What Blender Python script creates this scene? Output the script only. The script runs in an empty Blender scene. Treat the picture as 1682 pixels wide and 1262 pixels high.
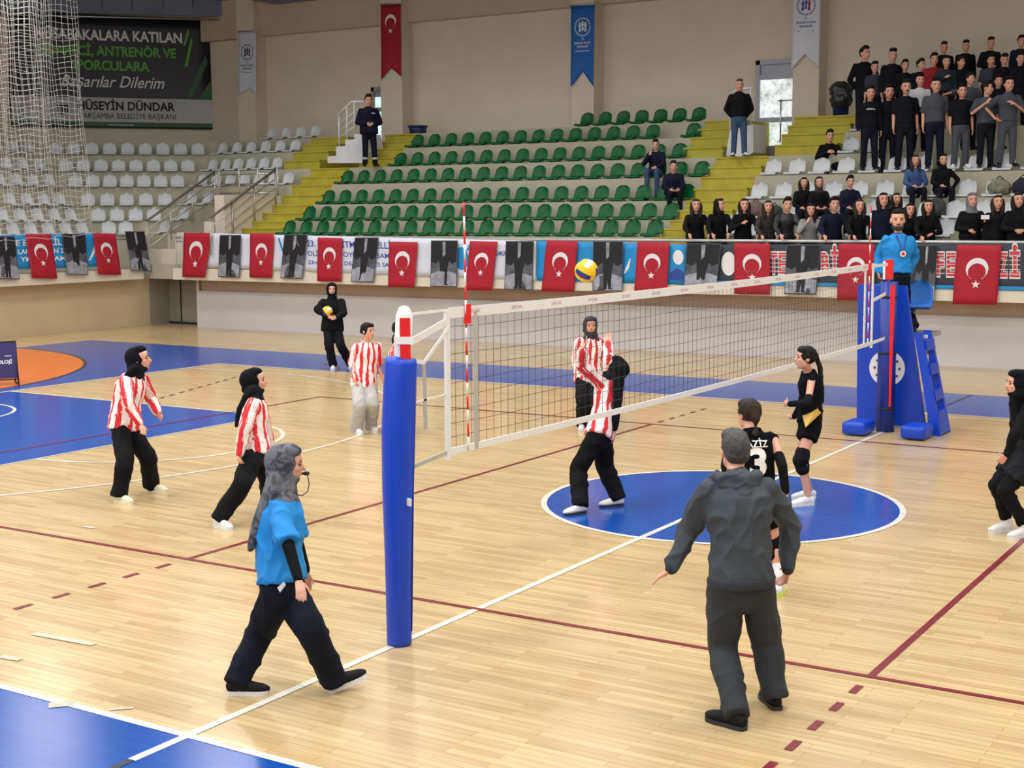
import bpy, math, random
import numpy as np
from mathutils import Vector as V, Matrix, noise
random.seed(7)
SC = bpy.context.scene
COL = SC.collection

# ------------------------------------------------------------------ camera
W_, H_ = 1682, 1262
CAM = V((5.656272, -13.029510, 2.946937)); YAW, PIT, ROL, FPX = -0.5592346, -0.1210189, -0.0056511, 2300.445
def cam_axes():
    f = V((math.sin(YAW)*math.cos(PIT), math.cos(YAW)*math.cos(PIT), math.sin(PIT)))
    r = V((math.cos(YAW), -math.sin(YAW), 0)); u = r.cross(f)
    c, s = math.cos(ROL), math.sin(ROL)
    return c*r+s*u, -s*r+c*u, f
CR, CU, CF = cam_axes()
FH = V((math.sin(YAW), math.cos(YAW), 0)); RH = V((math.cos(YAW), -math.sin(YAW), 0))
cd = bpy.data.cameras.new('camera'); co = bpy.data.objects.new('camera', cd); COL.objects.link(co)
m = Matrix.Identity(4)
for i in range(3):
    m[i][0], m[i][1], m[i][2], m[i][3] = CR[i], CU[i], -CF[i], CAM[i]
co.matrix_world = m
cd.sensor_fit = 'HORIZONTAL'; cd.sensor_width = 36; cd.lens = 36*FPX/W_; cd.clip_end = 300
SC.camera = co
# ------------------------------------------------------------------ light and exposure
SC.view_settings.view_transform = 'Standard'; SC.view_settings.look = 'None'
SC.view_settings.exposure = 0.0; SC.view_settings.gamma = 1.0; SC.view_settings.use_curve_mapping = False
wd = bpy.data.worlds.new('daylight'); SC.world = wd; wd.use_nodes = True
bg = wd.node_tree.nodes['Background']; bg.inputs[0].default_value = (.75, .85, 1, 1); bg.inputs[1].default_value = 1.0
def area(name, loc, sx, sy, power, rot=(0, 0, 0), spread=170, col=(1, .98, .95)):
    l = bpy.data.lights.new(name, 'AREA'); l.shape = 'RECTANGLE'; l.size = sx; l.size_y = sy
    l.energy = power; l.color = col; l.spread = math.radians(spread)
    o = bpy.data.objects.new(name, l); o.location = loc; o.rotation_euler = rot; COL.objects.link(o)
    return o
# rows of high-bay lamps above the court; far rows added to brighten the stands
for x in (-21, -15, -9, -3, 3, 9):
    for y, p in ((-13, 130), (-8, 225), (-2.5, 225), (3, 205), (8.5, 130), (14, 78)):
        area('hall_lamp_and_fill', (x, y, 9.35), 2.4, 1.0, p * (1.2 if x < -5 else 1), spread=165)
# added fill light, unseen, high on the near side; no window there
area('near_side_fill', (-4, -19.3, 7.6), 30, 2.6, 1100, (math.radians(62), 0, 0), 170, (.88, .94, 1))

# ------------------------------------------------------------------ pixel helpers (photo frame -> place)
def ray(u, v): return CF + CR*((u-W_/2)/FPX) - CU*((v-H_/2)/FPX)
def atz(u, v, z=0): d = ray(u, v); return CAM + d*((z-CAM.z)/d.z)
def aty(u, v, y): d = ray(u, v); return CAM + d*((y-CAM.y)/d.y)
def atx(u, v, x): d = ray(u, v); return CAM + d*((x-CAM.x)/d.x)
def atd(u, v, dep): return CAM + ray(u, v)*dep
def dep(p): return (p-CAM).dot(CF)

# ------------------------------------------------------------------ materials
MATS = {}
def newmat(name):
    m = bpy.data.materials.new(name); m.use_nodes = True
    nt = m.node_tree; b = nt.nodes['Principled BSDF']
    return m, nt, b
def N(nt, t, **kw):
    n = nt.nodes.new(t)
    for k, v in kw.items():
        if k in n.inputs.keys() if isinstance(k, str) else False: n.inputs[k].default_value = v
        else: setattr(n, k, v)
    return n
def c4(c, f=1): return (min(1, c[0]*f), min(1, c[1]*f), min(1, c[2]*f), 1)
def pm(name, col, rough=.6, var=.12, scale=9, bump=0, bscale=30, metal=0, spec=.5, stretch=(1, 1, 1), alpha=1):
    if name in MATS: return MATS[name]
    m, nt, b = newmat(name)
    tc = N(nt, 'ShaderNodeTexCoord'); mp = N(nt, 'ShaderNodeMapping'); mp.inputs['Scale'].default_value = stretch
    nt.links.new(tc.outputs['Object'], mp.inputs[0])
    nz = N(nt, 'ShaderNodeTexNoise'); nz.inputs['Scale'].default_value = scale; nz.inputs['Detail'].default_value = 4
    nt.links.new(mp.outputs[0], nz.inputs['Vector'])
    rp = N(nt, 'ShaderNodeValToRGB'); rp.color_ramp.elements[0].position = .3; rp.color_ramp.elements[1].position = .7
    rp.color_ramp.elements[0].color = c4(col, 1-var); rp.color_ramp.elements[1].color = c4(col, 1+var)
    nt.links.new(nz.outputs['Fac'], rp.inputs[0]); nt.links.new(rp.outputs[0], b.inputs['Base Color'])
    b.inputs['Roughness'].default_value = rough; b.inputs['Metallic'].default_value = metal
    b.inputs['Specular IOR Level'].default_value = spec
    if alpha < 1: b.inputs['Alpha'].default_value = alpha
    if bump:
        n2 = N(nt, 'ShaderNodeTexNoise'); n2.inputs['Scale'].default_value = bscale; n2.inputs['Detail'].default_value = 3
        nt.links.new(mp.outputs[0], n2.inputs['Vector'])
        bp = N(nt, 'ShaderNodeBump'); bp.inputs['Strength'].default_value = bump; bp.inputs['Distance'].default_value = .02
        nt.links.new(n2.outputs['Fac'], bp.inputs['Height']); nt.links.new(bp.outputs[0], b.inputs['Normal'])
    MATS[name] = m
    return m
def s2l(r, g, b):
    f = lambda x: (x/255/12.92) if x/255 <= .04045 else ((x/255+.055)/1.055)**2.4
    return (f(r), f(g), f(b))

# ------------------------------------------------------------------ mesh builder
class MB:
    def __init__(s): s.v = []; s.f = []; s.m = []; s.s = []
    def add(s, vs, fs, mat=0, smooth=False):
        o = len(s.v); s.v += [tuple(p) for p in vs]
        for f in fs: s.f.append(tuple(i+o for i in f)); s.m.append(mat); s.s.append(smooth)
    def box(s, c, sz, rz=0, mat=0, M=None):
        c = V(c); h = V(sz)/2; vs = []
        R = M if M is not None else Matrix.Rotation(rz, 3, 'Z')
        for x in (-1, 1):
            for y in (-1, 1):
                for z in (-1, 1): vs.append(c + R @ V((x*h.x, y*h.y, z*h.z)))
        s.add(vs, [(0, 1, 3, 2), (4, 6, 7, 5), (0, 4, 5, 1), (2, 3, 7, 6), (0, 2, 6, 4), (1, 5, 7, 3)], mat)
    def span(s, a, b, mat=0): s.box([(p+q)/2 for p, q in zip(a, b)], [abs(q-p) for p, q in zip(a, b)], 0, mat)
    def prism(s, poly, vec, mat=0):
        n = len(poly); vec = V(vec); P = [V(p) for p in poly]; Q = [p+vec for p in P]
        nrm = V((0, 0, 0))
        for i in range(n): nrm += P[i].cross(P[(i+1) % n])
        fs = [tuple(range(n)), tuple(range(2*n-1, n-1, -1))] + [(i, i+n, (i+1) % n+n, (i+1) % n) for i in range(n)]
        if nrm.dot(vec) > 0: fs = [tuple(reversed(f)) for f in fs]
        s.add(P+Q, fs, mat)
    def quad(s, a, b, c, d, mat=0): s.add([a, b, c, d], [(0, 1, 2, 3)], mat)
    def tube(s, pts, r, n=8, mat=0, cap=True):
        pts = [V(p) for p in pts]; rs = r if isinstance(r, (list, tuple)) else [r]*len(pts)
        s.loft(pts, [(q, q) for q in rs], None, n, False, mat)
    def loft(s, P, R, ref=None, n=14, rnd=True, mat=0, smooth=True):
        P = [V(p) for p in P]; k = len(P); T = []
        for i in range(k):
            t = P[min(i+1, k-1)]-P[max(i-1, 0)]
            if t.length < 1e-9: t = V((0, 0, 1))
            T.append(t.normalized())
        if ref is None:
            ref = V((0, 0, 1)) if abs(T[0].z) < .85 else V((1, 0, 0))
        refs = ref if isinstance(ref, list) else [ref]*k
        C = []
        if rnd:
            h = min(R[0])
            for a in (70, 38): C.append((P[0]-T[0]*h*math.sin(math.radians(a)), T[0], R[0][0]*math.cos(math.radians(a)), R[0][1]*math.cos(math.radians(a)), refs[0]))
        for i in range(k): C.append((P[i], T[i], R[i][0], R[i][1], refs[i]))
        if rnd:
            h = min(R[-1])
            for a in (38, 70): C.append((P[-1]+T[-1]*h*math.sin(math.radians(a)), T[-1], R[-1][0]*math.cos(math.radians(a)), R[-1][1]*math.cos(math.radians(a)), refs[-1]))
        vs = []; fs = []
        for (p, t, a, b, rf) in C:
            x = rf - t*rf.dot(t)
            if x.length < 1e-6: x = t.orthogonal()
            x.normalize(); y = t.cross(x)
            for j in range(n):
                g = 2*math.pi*j/n; vs.append(p + x*(a*math.cos(g)) + y*(b*math.sin(g)))
        L = len(C)
        for i in range(L-1):
            for j in range(n):
                j2 = (j+1) % n; fs.append((i*n+j, i*n+j2, (i+1)*n+j2, (i+1)*n+j))
        fs.append(tuple(range(n-1, -1, -1))); fs.append(tuple((L-1)*n+j for j in range(n)))
        s.add(vs, fs, mat, smooth)
    def cap(s, a, b, ra, rb, n=12, mat=0): s.loft([a, b], [(ra, ra), (rb, rb)], None, n, True, mat)
    def ell(s, c, ax, nu=14, nv=9, mat=0):
        c = V(c); X, Y, Z = [V(a) for a in ax]; vs = [c+Z]
        for i in range(1, nv):
            t = math.pi*i/nv
            for j in range(nu):
                g = 2*math.pi*j/nu
                vs.append(c + Z*math.cos(t) + (X*math.cos(g)+Y*math.sin(g))*math.sin(t))
        vs.append(c-Z); fs = []
        for j in range(nu): fs.append((0, 1+j, 1+(j+1) % nu))
        for i in range(nv-2):
            for j in range(nu):
                a = 1+i*nu; b = a+nu; j2 = (j+1) % nu; fs.append((a+j, b+j, b+j2, a+j2))
        a = 1+(nv-2)*nu; e = len(vs)-1
        for j in range(nu): fs.append((e, a+(j+1) % nu, a+j))
        if X.cross(Y).dot(Z) < 0: fs = [tuple(reversed(f)) for f in fs]
        s.add(vs, fs, mat, True)
    def sph(s, c, r, nu=14, nv=9, mat=0): s.ell(c, ((r, 0, 0), (0, r, 0), (0, 0, r)), nu, nv, mat)
    def mesh(s, name, mats):
        me = bpy.data.meshes.new(name); me.from_pydata(s.v, [], s.f)
        for m in mats: me.materials.append(m)
        me.polygons.foreach_set('material_index', s.m); me.polygons.foreach_set('use_smooth', s.s)
        me.update(); return me
    def build(s, name, mats, parent=None, loc=None):
        if not isinstance(mats, (list, tuple)): mats = [mats]
        return link(name, s.mesh(name, mats), parent, loc)
def link(name, me, parent=None, loc=None):
    o = bpy.data.objects.new(name, me); COL.objects.link(o)
    if parent is not None: o.parent = parent
    if loc is not None: o.location = loc
    return o
def tag(o, label=None, cat=None, group=None, kind=None):
    if label: o['label'] = label
    if cat: o['category'] = cat
    if group: o['group'] = group
    if kind: o['kind'] = kind
    return o
def struct(o): o['kind'] = 'structure'; return o
def empty(name, loc, rz=0):
    o = bpy.data.objects.new(name, None); COL.objects.link(o); o.location = loc; o.rotation_euler = (0, 0, rz); o.empty_display_size = .1
    return o
def remesh(mb, voxel, it=3, fac=.5):
    me = mb.mesh('tmp', []); o = bpy.data.objects.new('tmp', me); COL.objects.link(o)
    r = o.modifiers.new('r', 'REMESH'); r.mode = 'VOXEL'; r.voxel_size = voxel; r.use_smooth_shade = True
    if it:
        q = o.modifiers.new('s', 'SMOOTH'); q.iterations = it; q.factor = fac
    dg = bpy.context.evaluated_depsgraph_get(); ev = o.evaluated_get(dg)
    out = bpy.data.meshes.new_from_object(ev)
    bpy.data.objects.remove(o); bpy.data.meshes.remove(me)
    return out
def mverts(me):
    a = np.empty(len(me.vertices)*3, 'f'); me.vertices.foreach_get('co', a); return a.reshape(-1, 3)
def crumple(me, amp, freq, stretch=(1, 1, 1), seed=0, ridge=1.6):
    n = len(me.vertices); nm = np.empty(n*3, 'f'); me.vertices.foreach_get('normal', nm); nm = nm.reshape(-1, 3)
    co_ = mverts(me); out = co_.copy(); of = V((seed*7.3, seed*3.1, 1.7*seed)); S = V(stretch)
    for i in range(n):
        c = co_[i]; p = V((c[0]*S.x, c[1]*S.y, c[2]*S.z))*freq + of
        w = noise.noise(p*.45)
        q = V((p.x+w*1.2, p.y+w, p.z-w*.8))
        d = noise.noise(p)*.3 + ridge*((1-abs(noise.noise(q*.9)))**5-.3) + .3*noise.noise(p*2.6)
        out[i] += nm[i]*(amp*d)
    me.vertices.foreach_set('co', out.ravel()); me.update()
def finish(me, name, mat, parent):
    me.name = name; me.materials.clear(); me.materials.append(mat)
    me.polygons.foreach_set('use_smooth', [True]*len(me.polygons))
    return link(name, me, parent)
_txt = {}
def text_mesh(s, bold=0):
    """flat text mesh: (verts2d, faces, width, height of a capital)"""
    key = (s, bold)
    if key in _txt: return _txt[key]
    c = bpy.data.curves.new('t', 'FONT'); c.body = s; c.size = 1; c.offset = bold; c.resolution_u = 3
    o = bpy.data.objects.new('t', c); COL.objects.link(o)
    dg = bpy.context.evaluated_depsgraph_get()
    me = bpy.data.meshes.new_from_object(o.evaluated_get(dg))
    vs = [(v.co.x, v.co.y) for v in me.vertices]; fs = [tuple(p.vertices) for p in me.polygons]
    bpy.data.objects.remove(o); bpy.data.curves.remove(c); bpy.data.meshes.remove(me)
    x0 = min(v[0] for v in vs); x1 = max(v[0] for v in vs)
    vs = [(v[0]-x0, v[1]) for v in vs]
    _txt[key] = (vs, fs, x1-x0)
    return _txt[key]
def put_text(mb, s, x0, x1, y, h, mp, bold=0, shear=0, mat=0):
    """text from x0 to x1 (2-D surface coords), baseline y, capital height h, mapped by mp(x, y)"""
    vs, fs, w = text_mesh(s, bold)
    k = (x1-x0)/w; kh = h/.7
    mb.add([mp(x0+vx*k+shear*vy*kh, y+vy*kh) for vx, vy in vs], fs, mat)
ORD = 'zeroth first second third fourth fifth sixth seventh eighth ninth tenth eleventh twelfth thirteenth fourteenth fifteenth sixteenth seventeenth eighteenth nineteenth twentieth'.split() + ['twenty-first', 'twenty-second', 'twenty-third', 'twenty-fourth', 'twenty-fifth']

# ================================================================== THE HALL
M_wall = pm('beige_wall', s2l(222, 212, 196), .85, .04, 1.2)
M_wall2 = pm('beige_beam', s2l(200, 184, 164), .85, .04, 1.2)
M_pillar = pm('cream_pillar', s2l(218, 208, 190), .85, .04, 1.5)
M_low = pm('grey_white_wall', s2l(200, 198, 200), .7, .03, 1.4)
M_brown = pm('brown_band', s2l(192, 166, 146), .8, .05, 1.5)
M_endlow = pm('warm_end_wall', s2l(205, 184, 150), .6, .04, 1.2)
M_conc = pm('stand_concrete', s2l(176, 172, 152), .85, .07, 2.2)
M_cream = pm('cream_fascia', s2l(222, 214, 196), .8, .03, 2)
M_yel = pm('yellow_step_paint', s2l(176, 164, 52), .7, .10, 3)
M_whitep = pm('white_paint', s2l(222, 224, 232), .5, .03, 3)
M_steel = pm('brushed_steel', (.55, .55, .54), .32, .08, 6, metal=.9)
M_greyd = pm('grey_door_metal', s2l(150, 146, 134), .5, .06, 2)
M_alu = pm('grey_aluminium', s2l(160, 164, 176), .4, .05, 4, metal=.3)
M_sheet = pm('blue_grey_sheeting', s2l(108, 118, 138), .55, .12, 1.5)
M_dark = pm('dark_gap', (.02, .02, .02), .7)

def wood():
    m, nt, b = newmat('maple_planks')
    tc = N(nt, 'ShaderNodeTexCoord')
    br = N(nt, 'ShaderNodeTexBrick'); br.offset = .37; br.squash = 1; br.inputs['Scale'].default_value = 1
    br.inputs['Color1'].default_value = (.63, .48, .255, 1); br.inputs['Color2'].default_value = (.49, .345, .165, 1)
    br.inputs['Mortar'].default_value = (.36, .22, .09, 1); br.inputs['Mortar Size'].default_value = .0016
    br.inputs['Brick Width'].default_value = .85; br.inputs['Row Height'].default_value = .068; br.inputs['Bias'].default_value = -.25
    nt.links.new(tc.outputs['Object'], br.inputs['Vector'])
    mp = N(nt, 'ShaderNodeMapping'); mp.inputs['Scale'].default_value = (1.2, 22, 1); nt.links.new(tc.outputs['Object'], mp.inputs[0])
    nz = N(nt, 'ShaderNodeTexNoise'); nz.inputs['Scale'].default_value = 1.5; nz.inputs['Detail'].default_value = 5
    nt.links.new(mp.outputs[0], nz.inputs['Vector'])
    rp = N(nt, 'ShaderNodeValToRGB'); rp.color_ramp.elements[0].position = .3; rp.color_ramp.elements[1].position = .72
    rp.color_ramp.elements[0].color = (.86, .83, .79, 1); rp.color_ramp.elements[1].color = (1.06, 1.06, 1.08, 1)
    nt.links.new(nz.outputs['Fac'], rp.inputs[0])
    mx = N(nt, 'ShaderNodeMixRGB'); mx.blend_type = 'MULTIPLY'; mx.inputs[0].default_value = 1
    nt.links.new(br.outputs['Color'], mx.inputs[1]); nt.links.new(rp.outputs[0], mx.inputs[2])
    n2 = N(nt, 'ShaderNodeTexNoise'); n2.inputs['Scale'].default_value = .55; n2.inputs['Detail'].default_value = 3
    nt.links.new(tc.outputs['Object'], n2.inputs['Vector'])
    r2 = N(nt, 'ShaderNodeValToRGB'); r2.color_ramp.elements[0].position = .3; r2.color_ramp.elements[1].position = .7
    r2.color_ramp.elements[0].color = (.93, .91, .88, 1); r2.color_ramp.elements[1].color = (1.04, 1.04, 1.05, 1)
    nt.links.new(n2.outputs['Fac'], r2.inputs[0])
    m2 = N(nt, 'ShaderNodeMixRGB'); m2.blend_type = 'MULTIPLY'; m2.inputs[0].default_value = 1
    nt.links.new(mx.outputs[0], m2.inputs[1]); nt.links.new(r2.outputs[0], m2.inputs[2])
    nt.links.new(m2.outputs[0], b.inputs['Base Color'])
    rr = N(nt, 'ShaderNodeMapRange'); rr.inputs['To Min'].default_value = .13; rr.inputs['To Max'].default_value = .27
    nt.links.new(nz.outputs['Fac'], rr.inputs['Value']); nt.links.new(rr.outputs[0], b.inputs['Roughness'])
    b.inputs['Specular IOR Level'].default_value = .42
    return m
def paint(name, col, scuff=(.35, .45, .7), amt=.10, rough=.26):
    m, nt, b = newmat(name)
    tc = N(nt, 'ShaderNodeTexCoord'); mp = N(nt, 'ShaderNodeMapping'); mp.inputs['Scale'].default_value = (1.4, 16, 1)
    nt.links.new(tc.outputs['Object'], mp.inputs[0])
    nz = N(nt, 'ShaderNodeTexNoise'); nz.inputs['Scale'].default_value = 1.8; nz.inputs['Detail'].default_value = 6
    nt.links.new(mp.outputs[0], nz.inputs['Vector'])
    rp = N(nt, 'ShaderNodeValToRGB'); e = rp.color_ramp.elements
    e[0].position = .35; e[0].color = c4(col, .88); e[1].position = .66; e[1].color = c4(col, 1.08)
    n = e.new(.76); n.color = tuple(a*(1-amt)+q*amt for a, q in zip(col, scuff))+(1,)
    nt.links.new(nz.outputs['Fac'], rp.inputs[0]); nt.links.new(rp.outputs[0], b.inputs['Base Color'])
    b.inputs['Roughness'].default_value = rough; b.inputs['Specular IOR Level'].default_value = .45
    return m
M_wood = wood()
M_blue = paint('blue_court_paint', (.004, .072, .37), rough=.19)
M_orange = paint('orange_court_paint', (.72, .17, .03))
M_lwhite = paint('white_line_paint', (.74, .71, .60), (.6, .5, .35), .45)
M_lred = paint('dark_red_line_paint', (.20, .018, .028), (.5, .3, .2), .25)
M_lblack = paint('black_line_paint', (.03, .03, .035), (.4, .3, .2), .2)

# floor
b = MB(); b.span((-24.5, -20, -.12), (15, 15.2, 0)); struct(b.build('floor', M_wood))
# painted zones
def flat(name, polys, mat, z):
    b = MB()
    for i, p in enumerate(polys): b.add([(x, y, z+.000012*(i % 60)) for x, y in p], [tuple(range(len(p)))])
    return struct(b.build(name, mat))
def strip(pts, w, closed=False):
    out = []; n = len(pts)
    rng = range(n if closed else n-1)
    def off(i):
        if closed: a, c = V(pts[(i-1) % n]), V(pts[(i+1) % n])
        else: a, c = V(pts[max(i-1, 0)]), V(pts[min(i+1, n-1)])
        t = (c-a).normalized(); return V((-t.y, t.x))*(w/2)
    for i in rng:
        j = (i+1) % n; p, q = V(pts[i]), V(pts[j]); a, c = off(i), off(j)
        out.append([p-a, q-c, q+c, p+a])
    return out
def arc(cx, cy, r, a0, a1, n=48): return [(cx+r*math.cos(math.radians(a0+(a1-a0)*i/n)), cy+r*math.sin(math.radians(a0+(a1-a0)*i/n))) for i in range(n+1)]
XB, YB = 14.1, 7.5            # basketball half length / width
AX0, AY1 = -20.6, 9.95        # outer edge of the blue apron
flat('floor_blue_apron', [[(AX0, YB), (14.9, YB), (14.9, AY1), (AX0, AY1)], [(AX0, -10.5), (-XB, -10.5), (-XB, YB), (AX0, YB)],
                          [(-XB, -10.4), (14.9, -10.4), (14.9, -YB), (-XB, -YB)]], M_blue, .0015)
flat('floor_blue_key', [[(-XB, -2.45), (-8.25, -2.45), (-8.25, 2.45), (-XB, 2.45)], arc(0, 0, 1.8, 0, 360, 72)[:-1]], M_blue, .0015)
oa = [(x, y) for x, y in arc(-20.61, 1.54, 6.20, -30, 100, 60) if x < -XB-.03 and x > -20.5]
flat('floor_orange_circle', [oa + [(-20.55, -1.7)]], M_orange, .0025)
flat('floor_circle_outline', strip(oa, .07), M_lblack, .0035)
wl = []
wl += strip([(-XB, -YB), (14.9, -YB)], .06) + strip([(-XB, YB), (14.9, YB)], .06) + strip([(-XB, -YB), (-XB, YB)], .06)
wl += strip([(0, -YB-.42), (0, YB)], .06)
wl += strip(arc(0, 0, 1.8, 0, 360, 96)[:-1], .06, True)
wl += strip([(-XB, 2.45), (-8.25, 2.45), (-8.25, -2.45), (-XB, -2.45)], .055)
wl += strip(arc(-8.25, 0, 1.8, -90, 90), .055)
wl += strip([(-XB, 6.6), (-13.1, 6.6)] + arc(-12.53, 0, 6.78, 80, -80, 80) + [(-13.1, -6.6), (-XB, -6.6)], .055)
wl += strip(arc(-12.9, 0, 1.25, -90, 90), .05)
flat('floor_white_lines', wl, M_lwhite, .004)
rl = strip([(-9, -4.5), (14.5, -4.5)], .05) + strip([(-9, 4.5), (9, 4.5)], .05) + strip([(-9, -4.5), (-9, 4.5)], .05)
rl += strip([(-3, -4.5), (-3, 4.5)], .05) + strip([(3, -4.5), (3, 4.5)], .05)
for xs in (-3, 3):
    for sgn in (-1, 1):
        for k in range(5): rl += strip([(xs, sgn*(4.7+.36*k)), (xs, sgn*(4.7+.36*k+.16))], .05)
rl += strip([(-8.9, -4.5), (-16, -4.5)], .05)
flat('floor_red_lines', rl, M_lred, .0045)
bl = []
for k in range(9):
    t0, t1 = k/9, k/9+.055
    a = V((-11.15, 3.04)); c = V((-12.22, 6.07)); bl += strip([a.lerp(c, t0), a.lerp(c, t1)], .05)
bl += strip([(.03, 7.6), (.05, 9.9)], .05) + strip(arc(-12.6, 6.9, 1.6, 20, 75, 12), .035)
bl += strip([(0, -7.93), (0, -10.3)], .05)
flat('floor_black_lines', bl, M_lblack, .0042)
M_tape = paint('worn_tape', (.52, .47, .37), (.5, .4, .25), .5, .5)
tp = []
for (u0, v0, u1, v1, w) in ((55, 1042, 155, 1060, .06), (0, 1079, 34, 1085, .06), (80, 1160, 122, 1156, .10), (180, 1167, 220, 1164, .03), (365, 1222, 400, 1231, .03), (138, 866, 156, 868, .05)):
    a, c = atz(u0, v0), atz(u1, v1); tp += strip([(a.x, a.y), (c.x, c.y)], w)
flat('floor_tape_marks', tp, M_tape, .005)

# stands -------------------------------------------------------------
YK = [14.4+.8*k for k in range(7)]
ZK = [aty(950, v, y-.15).z for v, y in zip((389, 362, 331.5, 295, 265, 233, 208), YK)]
XK = [-23.05-.34*k for k in range(7)]; LK = [1.45+.66*k for k in range(7)]
EK = [(XK[k]-.7071*LK[k], YK[k]-.7071*LK[k]) for k in range(7)]
DECK, ZB = 1.56, 1.28
AL, AR = (-20.0, -18.6), (-7.8, -6.5)
XR_ = 14.0
b = MB()
def slab(poly, z0, z1, mat=0): b.prism([(x, y, z0) for x, y in poly], (0, 0, z1-z0), mat)
def rect(x0, x1, y0, y1): return [(x0, y0), (x1, y0), (x1, y1), (x0, y1)]
YW = 20.8
for k in range(7):
    yk = YK[k]-.15; z0 = (ZK[k-1] if k else ZB); z1 = ZK[k]
    xs = -22.5 if k < 3 else (AL[0] if k < 5 else -21.3)
    sx = .15*.7071
    slab([(xs, yk), (XK[k], yk), (EK[k][0]+.15, EK[k][1]), (EK[k][0]+.15, -20), (-32, -20), (-32, YW), (xs, YW)], z0, z1)
    g = (AL[1], AR[0]) if k < 5 else (-17.4, -8.8)
    slab(rect(g[0], g[1], yk, YW), z0, z1)
    slab(rect(AR[1] if k < 5 else -5.0, XR_, yk, YW), z0, z1)
struct(b.build('floor_stand_tiers', M_conc))
b = MB()
# deck behind the rail and its fascia
slab(rect(-21.45, XR_, 13.62, 14.6), ZB, DECK)
slab([(-22.5, 13.3), (-22.5, -20), (-24.6, -20), (-24.6, 13.3)], ZB, DECK)
struct(b.build('floor_balcony_deck', M_conc))
b = MB()
b.span((-21.45, 13.52, ZB), (XR_, 13.68, ZB+.30)); b.span((-22.62, -20, ZB), (-22.46, 13.45, ZB+.28))
struct(b.build('trim_1', M_cream))
b = MB()
for (x0, x1) in (AL, AR):
    zz = [DECK] + ZK[:5]; yy = [YK[0]-.95] + [YK[k]-.15 for k in range(5)]
    z = DECK
    for k in range(5):
        n = 3 if k == 0 else 2
        for i in range(1, n+1):
            z = zz[k]+(zz[k+1]-zz[k])*i/n; rn = .2 if k == 0 else .4; y0 = yy[k+1]-rn*(n-i)
            b.span((x0, y0, ZB), (x1, y0+rn if not (k == 4 and i == n) else YW, z)); b.span((x0, y0-.018, z-.035), (x1, y0+.05, z+.004))
for (x0, x1) in ((-21.3, -20.0), (-18.6, -17.4), (-8.8, -7.8), (-6.5, -5.0)):
    for k in (5, 6):
        b.span((x0, YK[k]-.55, ZK[4]-.1), (x1, YK[k]-.15, (ZK[k-1]+ZK[k])/2)); b.span((x0, YK[k]-.15, ZK[4]-.1), (x1, YK[k]+.25 if k == 5 else YW, ZK[k])); b.span((x0, YK[k]-.57, (ZK[k-1]+ZK[k])/2-.035), (x1, YK[k]-.5, (ZK[k-1]+ZK[k])/2+.004)); b.span((x0, YK[k]-.17, ZK[k]-.035), (x1, YK[k]-.1, ZK[k]+.004))
struct(b.build('floor_yellow_steps', M_yel))
# steps of the stair well between the left rails, pale cheek walls beside it
b = MB()
for k in range(5): b.span((-22.5, 13.7+.55*k, ZB), (-20.0, 14.25+.55*k+.02, DECK+.28*k+.1))
b.span((-22.5, 16.2, ZB), (-20.0, 16.9, ZK[2]+.05))
struct(b.build('floor_stair_well', M_conc))
b = MB(); b.span((-20.35, 14.0, DECK), (-20.02, 16.2, ZK[2]+.25)); b.span((-20.75, 14.0, DECK), (-20.4, 15.3, ZK[1])); b.span((-21.9, 14.15, 1.56), (-21.45, 14.4, 2.5))
struct(b.build('trim_2', M_pillar))

# walls -----------------------------------------------------------------
ZT = 9.6
def wallbox(name, a, c, mat): b = MB(); b.span(a, c); return struct(b.build(name, mat))
zl = aty(900, 497, 14.05).z
wallbox('wall_low_far', (-21.1, 14.02, 0), (15, 14.3, zl), M_low)
wallbox('wall_low_far_band', (-21.1, 14.1, zl), (15, 14.3, ZB), M_brown)
wallbox('wall_low_end', (-23.2, -20, 0), (-22.85, 14.0, ZB), M_endlow)
wallbox('wall_passage', (-24.7, 14.75, 0), (-20.9, 14.95, 2.3), M_greyd)
wallbox('wall_passage_end', (-23.2, 13.99, 0), (-22.87, 14.76, ZB), M_greyd)
wallbox('wall_passage_fill', (-24.6, 14.4, 1.3), (-22.45, 14.9, 2.46), M_pillar)
wallbox('wall_passage_side', (-21.2, 14.1, 0), (-21.0, 14.9, ZB), M_pillar)
wallbox('wall_passage_lintel', (-24.6, 14.10, 1.62), (-21.47, 14.2, 2.06), M_pillar)
b = MB()
for x in [aty(u, 480, 14.72).x for u in (272, 296, 325)]: b.span((x-.012, 14.72, .05), (x+.012, 14.76, 1.62))
b.span((-23.1, 14.7, 0), (-21.0, 14.76, .05))
struct(b.build('trim_3', M_dark))
wallbox('wall_back', (-27.1, YW, 0), (15, YW+.3, ZT+.6), M_wall)
b = MB(); b.prism([(-27.05, YW, 0), (-27.05, YW+.4, 0), (-32.4, 15.85, 0), (-32, 15.85, 0)], (0, 0, ZT+.6)); struct(b.build('wall_corner', M_wall))
wallbox('wall_end', (-32.3, -20, 0), (-32, 15.9, ZT+.6), M_wall)
wallbox('wall_near', (-32.3, -20.3, 0), (15.3, -20, 12.5), M_wall)
wallbox('wall_right', (15, -20.3, 0), (15.3, 21.1, 12.5), M_wall)
b = MB()
b.prism([(-32.3, 21.1, ZT), (-32.3, 21.1, ZT+.2), (-32.3, 0, 11.9), (-32.3, -20.3, ZT+.2), (-32.3, -20.3, ZT), (-32.3, 0, 11.7)], (47.6, 0, 0))
struct(b.build('ceiling', M_sheet))
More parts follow.
